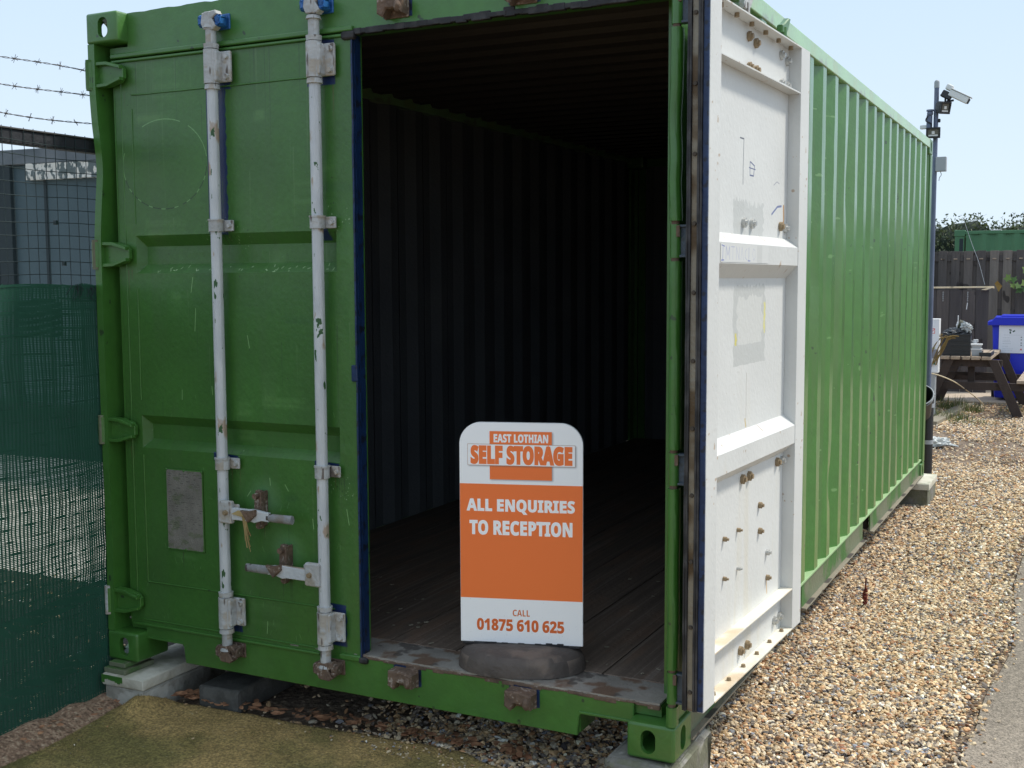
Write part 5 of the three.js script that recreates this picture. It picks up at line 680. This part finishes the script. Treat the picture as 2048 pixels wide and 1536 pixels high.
{ // climbing shoot on the fence
  const V = thing('climbing_plant', 'young climbing plant with green and yellow leaves on back fence', 'plant', [1.2, 1.6, -15.85]), r = rng(271);
  mesh('stem', [tube([[0.6, -0.25, 0], [0.3, -0.1, 0.04], [0.1, -0.02, 0.05], [-0.06, 0.1, 0.05]], 0.006, 16, 5), tube([[0.3, -0.1, 0.04], [0.26, 0.1, 0.06], [0.22, 0.26, 0.05]], 0.005, 10, 5)], std({ color: new THREE.Color().setRGB(0.14, 0.16, 0.06), roughness: 0.8 }), V);
  const leafMat = [[0.10, 0.2, 0.045], [0.17, 0.27, 0.06], [0.06, 0.13, 0.03]].map((c) => new THREE.MeshPhysicalMaterial({ color: new THREE.Color().setRGB(...c), roughness: 0.8, side: THREE.DoubleSide, transmission: 0.3, thickness: 0 }));
  const leafAt = (x, y, s, m) => { const sh = new THREE.Shape(); sh.moveTo(0, -1); sh.lineTo(0.35, -0.35); sh.lineTo(0.95, -0.2); sh.lineTo(0.55, 0.25); sh.lineTo(0.6, 0.9); sh.lineTo(0, 0.55); sh.lineTo(-0.6, 0.9); sh.lineTo(-0.55, 0.25); sh.lineTo(-0.95, -0.2); sh.lineTo(-0.35, -0.35); const g = warp(new THREE.ShapeGeometry(sh), (v) => { v.z = 0.25 * v.x * v.x - 0.1 * v.y; }).scale(s, s, s).rotateX(-0.5 * r() - 0.3).rotateZ((r() - 0.5) * 2.4).rotateY((r() - 0.5) * 1.2).translate(x, y, 0.07 + 0.04 * r()); mesh('leaf', g, m, V); };
  for (const [x, y, s, k] of [[-0.02, 0.12, 0.075, 1], [0.06, 0.09, 0.07, 0], [0.12, 0.0, 0.07, 0], [0.2, 0.04, 0.08, 1], [0.24, -0.04, 0.08, 2], [0.14, -0.07, 0.07, 2], [0.3, 0.02, 0.08, 0], [0.22, 0.24, 0.08, 1], [0.3, 0.3, 0.08, 0], [0.34, -0.1, 0.09, 2], [0.05, 0.0, 0.055, 1], [0.4, 0.1, 0.09, 0]]) leafAt(x, y, s, leafMat[k]);
  mesh('yellow_leaf', quads([[[-0.21, 0.04, 0.06], [-0.15, -0.09, 0.07], [-0.1, 0.0, 0.06], [-0.17, 0.08, 0.08]]]), new THREE.MeshPhysicalMaterial({ color: new THREE.Color().setRGB(0.36, 0.22, 0.05), roughness: 0.8, side: THREE.DoubleSide, transmission: 0.3, thickness: 0 }), V);
}
{ // another green container beyond the fence
  const C = thing('distant_container', 'dark green shipping container beyond the back fence before the trees', 'shipping container', [-0.03, 0, -20]);
  const q = []; let x = 0.2; while (x < 6) { q.push([[x, 0.15, 0], [x + 0.07, 0.15, 0], [x + 0.07, 2.56, 0], [x, 2.56, 0]], [[x + 0.07, 0.15, 0], [x + 0.14, 0.15, -0.036], [x + 0.14, 2.56, -0.036], [x + 0.07, 2.56, 0]], [[x + 0.14, 0.15, -0.036], [x + 0.21, 0.15, -0.036], [x + 0.21, 2.56, -0.036], [x + 0.14, 2.56, -0.036]], [[x + 0.21, 0.15, -0.036], [x + 0.28, 0.15, 0], [x + 0.28, 2.56, 0], [x + 0.21, 2.56, -0.036]]); x += 0.28; }
  mesh('side_wall', quads(q), M.farGreen, C); mesh('corner_post', span(0, 0.17, 0.1, 2.58, -0.1, 0.0, 0.01), M.farGreen, C); mesh('post_shade_strip', span(0.085, 0.15, 0.2, 2.46, 0.0, 0.004, 0), M.shedDark, C); mesh('corner_casting', span(-0.01, 0.18, 2.5, 2.62, -0.16, 0.012, 0.01), M.farGreen, C); mesh('top_rail', span(0.18, 6.2, 2.54, 2.6, -0.06, 0.006, 0.008), M.farGreen, C); mesh('roof', [span(0.05, 6.2, 2.55, 2.575, -2.4, -0.06, 0)], M.farGreen, C); mesh('end_wall', span(0, 0.03, 0.1, 2.56, -2.4, -0.1, 0), M.farGreen, C);  // dark strip on the post paints in the shade of a recess
  for (let k = 0; k < 8; k++) mesh('roof_crest', span(0.62 + k * 0.62, 0.8 + k * 0.62, 2.6, 2.615, -0.3, 0.0, 0.006), M.whiteBox, C);
}
{ // trees behind everything: one dense mass of crowns
  const r = rng(281), H = tag(new THREE.Group(), 'dense dark green trees forming a hedge line behind the distant container', 'trees', null, 'stuff'); H.name = 'tree_line'; scene.add(H);
  const blob = mergeVertices(new THREE.IcosahedronGeometry(1, 3).deleteAttribute('normal').deleteAttribute('uv')), cores = [];
  const centres = []; for (let k = 0; k < 66; k++) { const x = lerp(-5, 13.5, k / 65) + 0.3 * (r() - 0.5), rad = 0.6 + 0.3 * r(), y = 2.66 + 0.25 * (fbm(x * 0.12 + 3, 0.4, 16, 3, 997) - 0.45) - rad * 0.5; centres.push([x, y, -26 + 0.8 * (r() - 0.5), rad, 1]); centres.push([x, 1.9, -26.2, 0.85, 0.7]); if (k % 4 === 0) centres.push([x + 0.2, 2.95 + 0.1 * r(), -26, 0.16 + 0.1 * r(), 0.12]); }
  for (const [x, y, z, s, w] of centres) if (s > 0.4) cores.push(warp(blob.clone(), (v) => { const k = 0.5 + 0.36 * fbm(v.x * 2 + 3, v.y * 2 + v.z * 2 + 3, 8, 3, 999); v.multiplyScalar(k * s * 1.4); }).translate(x, y - 0.12, z - 0.2));
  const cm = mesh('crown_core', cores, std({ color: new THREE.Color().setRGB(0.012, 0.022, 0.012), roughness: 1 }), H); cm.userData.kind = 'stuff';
  const sh = new THREE.Shape(); sh.moveTo(0, -0.5); sh.quadraticCurveTo(0.42, 0, 0, 0.5); sh.quadraticCurveTo(-0.42, 0, 0, -0.5); const lg = warp(new THREE.ShapeGeometry(sh, 3), (v) => { v.z = 0.5 * v.x * v.x; });
  const N = 106000, im = new THREE.InstancedMesh(lg, new THREE.MeshPhysicalMaterial({ color: 0xffffff, roughness: 0.75, side: THREE.DoubleSide, transmission: 0.3, thickness: 0 }), N), m4 = new THREE.Matrix4(), q = new THREE.Quaternion(), e = new THREE.Euler(), col = new THREE.Color();
  const tot = centres.reduce((t, c) => t + c[4], 0), list = centres.map((c) => [...c, Math.ceil(c[4] / tot * N)]); let i = 0;
  for (const [cx, cy, cz, s, w, n] of list) for (let j = 0; j < n && i < N; j++, i++) { const a = r() * 6.28, b = Math.acos(2 * r() - 1), k = s * (0.5 + 0.6 * Math.pow(r(), 0.7)), clump = fbm(cx * 0.3 + Math.cos(a) * 0.3 + 2, b * 0.6, 16, 2, 1001); e.set(r() * 6.28, r() * 6.28, r() * 6.28); q.setFromEuler(e); const l = 0.06 + 0.06 * r(); m4.compose(new THREE.Vector3(cx + k * Math.sin(b) * Math.cos(a) * 1.15, cy + k * Math.cos(b) * (0.8 + 0.5 * clump), cz + k * Math.sin(b) * Math.sin(a)), q, new THREE.Vector3(l, l, l)); im.setMatrixAt(i, m4); const t = r() * clump * 1.5; col.setRGB(lerp(0.03, 0.12, t), lerp(0.055, 0.15, t), lerp(0.02, 0.04, t)); im.setColorAt(i, col); }
  im.count = i;
  im.name = 'leaves'; im.userData.kind = 'stuff'; im.castShadow = im.receiveShadow = true; H.add(im);
}
// ---------------------------------------------------------------- small things on the ground
{
  placed('timber_edging', 'grey timber edging plank lying at the gravel edge by bucket', 'timber', span(-0.07, 0.07, 0, 0.05, -1.2, 1.1, 0.006).rotateY(-0.08).translate(0.78, 0, -12.0), M.edging);
  const lump = (sx, sy, sz, seed, amp) => toCreasedNormals(warp(mergeVertices(new THREE.IcosahedronGeometry(1, 4).deleteAttribute('normal').deleteAttribute('uv')), (v) => { const a = 1 + amp * (fbm(v.x * 0.9 + 3, v.y * 0.9 + v.z * 0.9 + 3, 16, 4, seed) - 0.5); v.multiplyScalar(a); v.set(v.x * sx, Math.max(-0.3, v.y) * sy, v.z * sz); }), 0.5);
  const G = thing('crumpled_bag', 'crumpled white and grey plastic bag lying flat on gravel', 'plastic bag', [0.95, 0.0, -9.1], 0.15); mesh('bag_folds', [lump(0.13, 0.07, 0.09, 1003, 1.1).translate(-0.02, 0.03, 0), lump(0.08, 0.05, 0.06, 1005, 1.2).translate(0.07, 0.04, -0.04)], std({ color: new THREE.Color().setRGB(0.55, 0.56, 0.54), roughness: 0.45 }), G); mesh('bag_edge', toCreasedNormals(warp(new THREE.CylinderGeometry(0.2, 0.2, 0.008, 30, 1), (v) => { v.z *= 0.4; v.y += 0.012 * Math.sin(v.x * 20); }).translate(0.03, 0.022, 0.02), 0.6), M.foil, G);
  const D = thing('dock_stem', 'dark red dead dock stem standing in the gravel by container', 'plant', [1.336, 0, -2.74]); mesh('stem', cylAlong(0.004, [0, 0, 0], [0.01, 0.16, 0], 6), std({ color: new THREE.Color().setRGB(0.1, 0.02, 0.012), roughness: 0.9 }), D); { const r = rng(291), g = []; for (let k = 0; k < 40; k++) { const y = 0.02 + 0.1 * r(), a = r() * 6.28; g.push(new THREE.IcosahedronGeometry(0.005 + 0.004 * r(), 0).translate(0.008 * Math.cos(a) + 0.006, y, 0.008 * Math.sin(a))); } mesh('seed_head', g, std({ color: new THREE.Color().setRGB(0.13, 0.022, 0.012), roughness: 0.9 }), D); }
  // weeds and thin grass
  const r = rng(301), bl = warp(new THREE.PlaneGeometry(0.006, 1, 1, 4).translate(0, 0.5, 0), (v) => { v.x *= 1 - v.y * 0.85; v.z = 0.35 * v.y * v.y; }), N = 900, im = new THREE.InstancedMesh(bl, std({ color: 0xffffff, roughness: 0.9, side: THREE.DoubleSide }), N), m4 = new THREE.Matrix4(), q = new THREE.Quaternion(), e = new THREE.Euler(), col = new THREE.Color();
  const patches = [[0.85, -11.6, 0.22, 0.7], [0.98, -12.6, 0.16, 0.6], [1.05, -11.3, 0.25, 0.3], [1.4, -11.2, 0.5, 0.18], [0.72, -12.9, 0.2, 0.8], [1.7, -12.8, 0.4, 0.25], [1.75, -2.25, 0.14, 0.05], [1.62, -2.05, 0.1, 0.05]];
  for (let i = 0; i < N; i++) { const p = patches[(r() * (i % 12 ? 6 : 8)) | 0], a = r() * 6.28, d = Math.sqrt(r()) * p[2], h = p[3] * (0.08 + 0.16 * r()); e.set((r() - 0.5) * 0.7, r() * 6.28, (r() - 0.5) * 0.7); m4.compose(new THREE.Vector3(p[0] + d * Math.cos(a), 0, p[1] + d * Math.sin(a)), q.setFromEuler(e), new THREE.Vector3(1.4, h, h)); im.setMatrixAt(i, m4); const t = r(); col.setRGB(lerp(0.06, 0.2, t), lerp(0.12, 0.19, t), lerp(0.03, 0.06, t)); im.setColorAt(i, col); }
  im.name = 'weeds'; tag(im, 'patches of thin green weeds growing through the gravel behind container', 'weeds', null, 'stuff'); im.castShadow = im.receiveShadow = true; scene.add(im);
}
renderer.render(scene, camera);
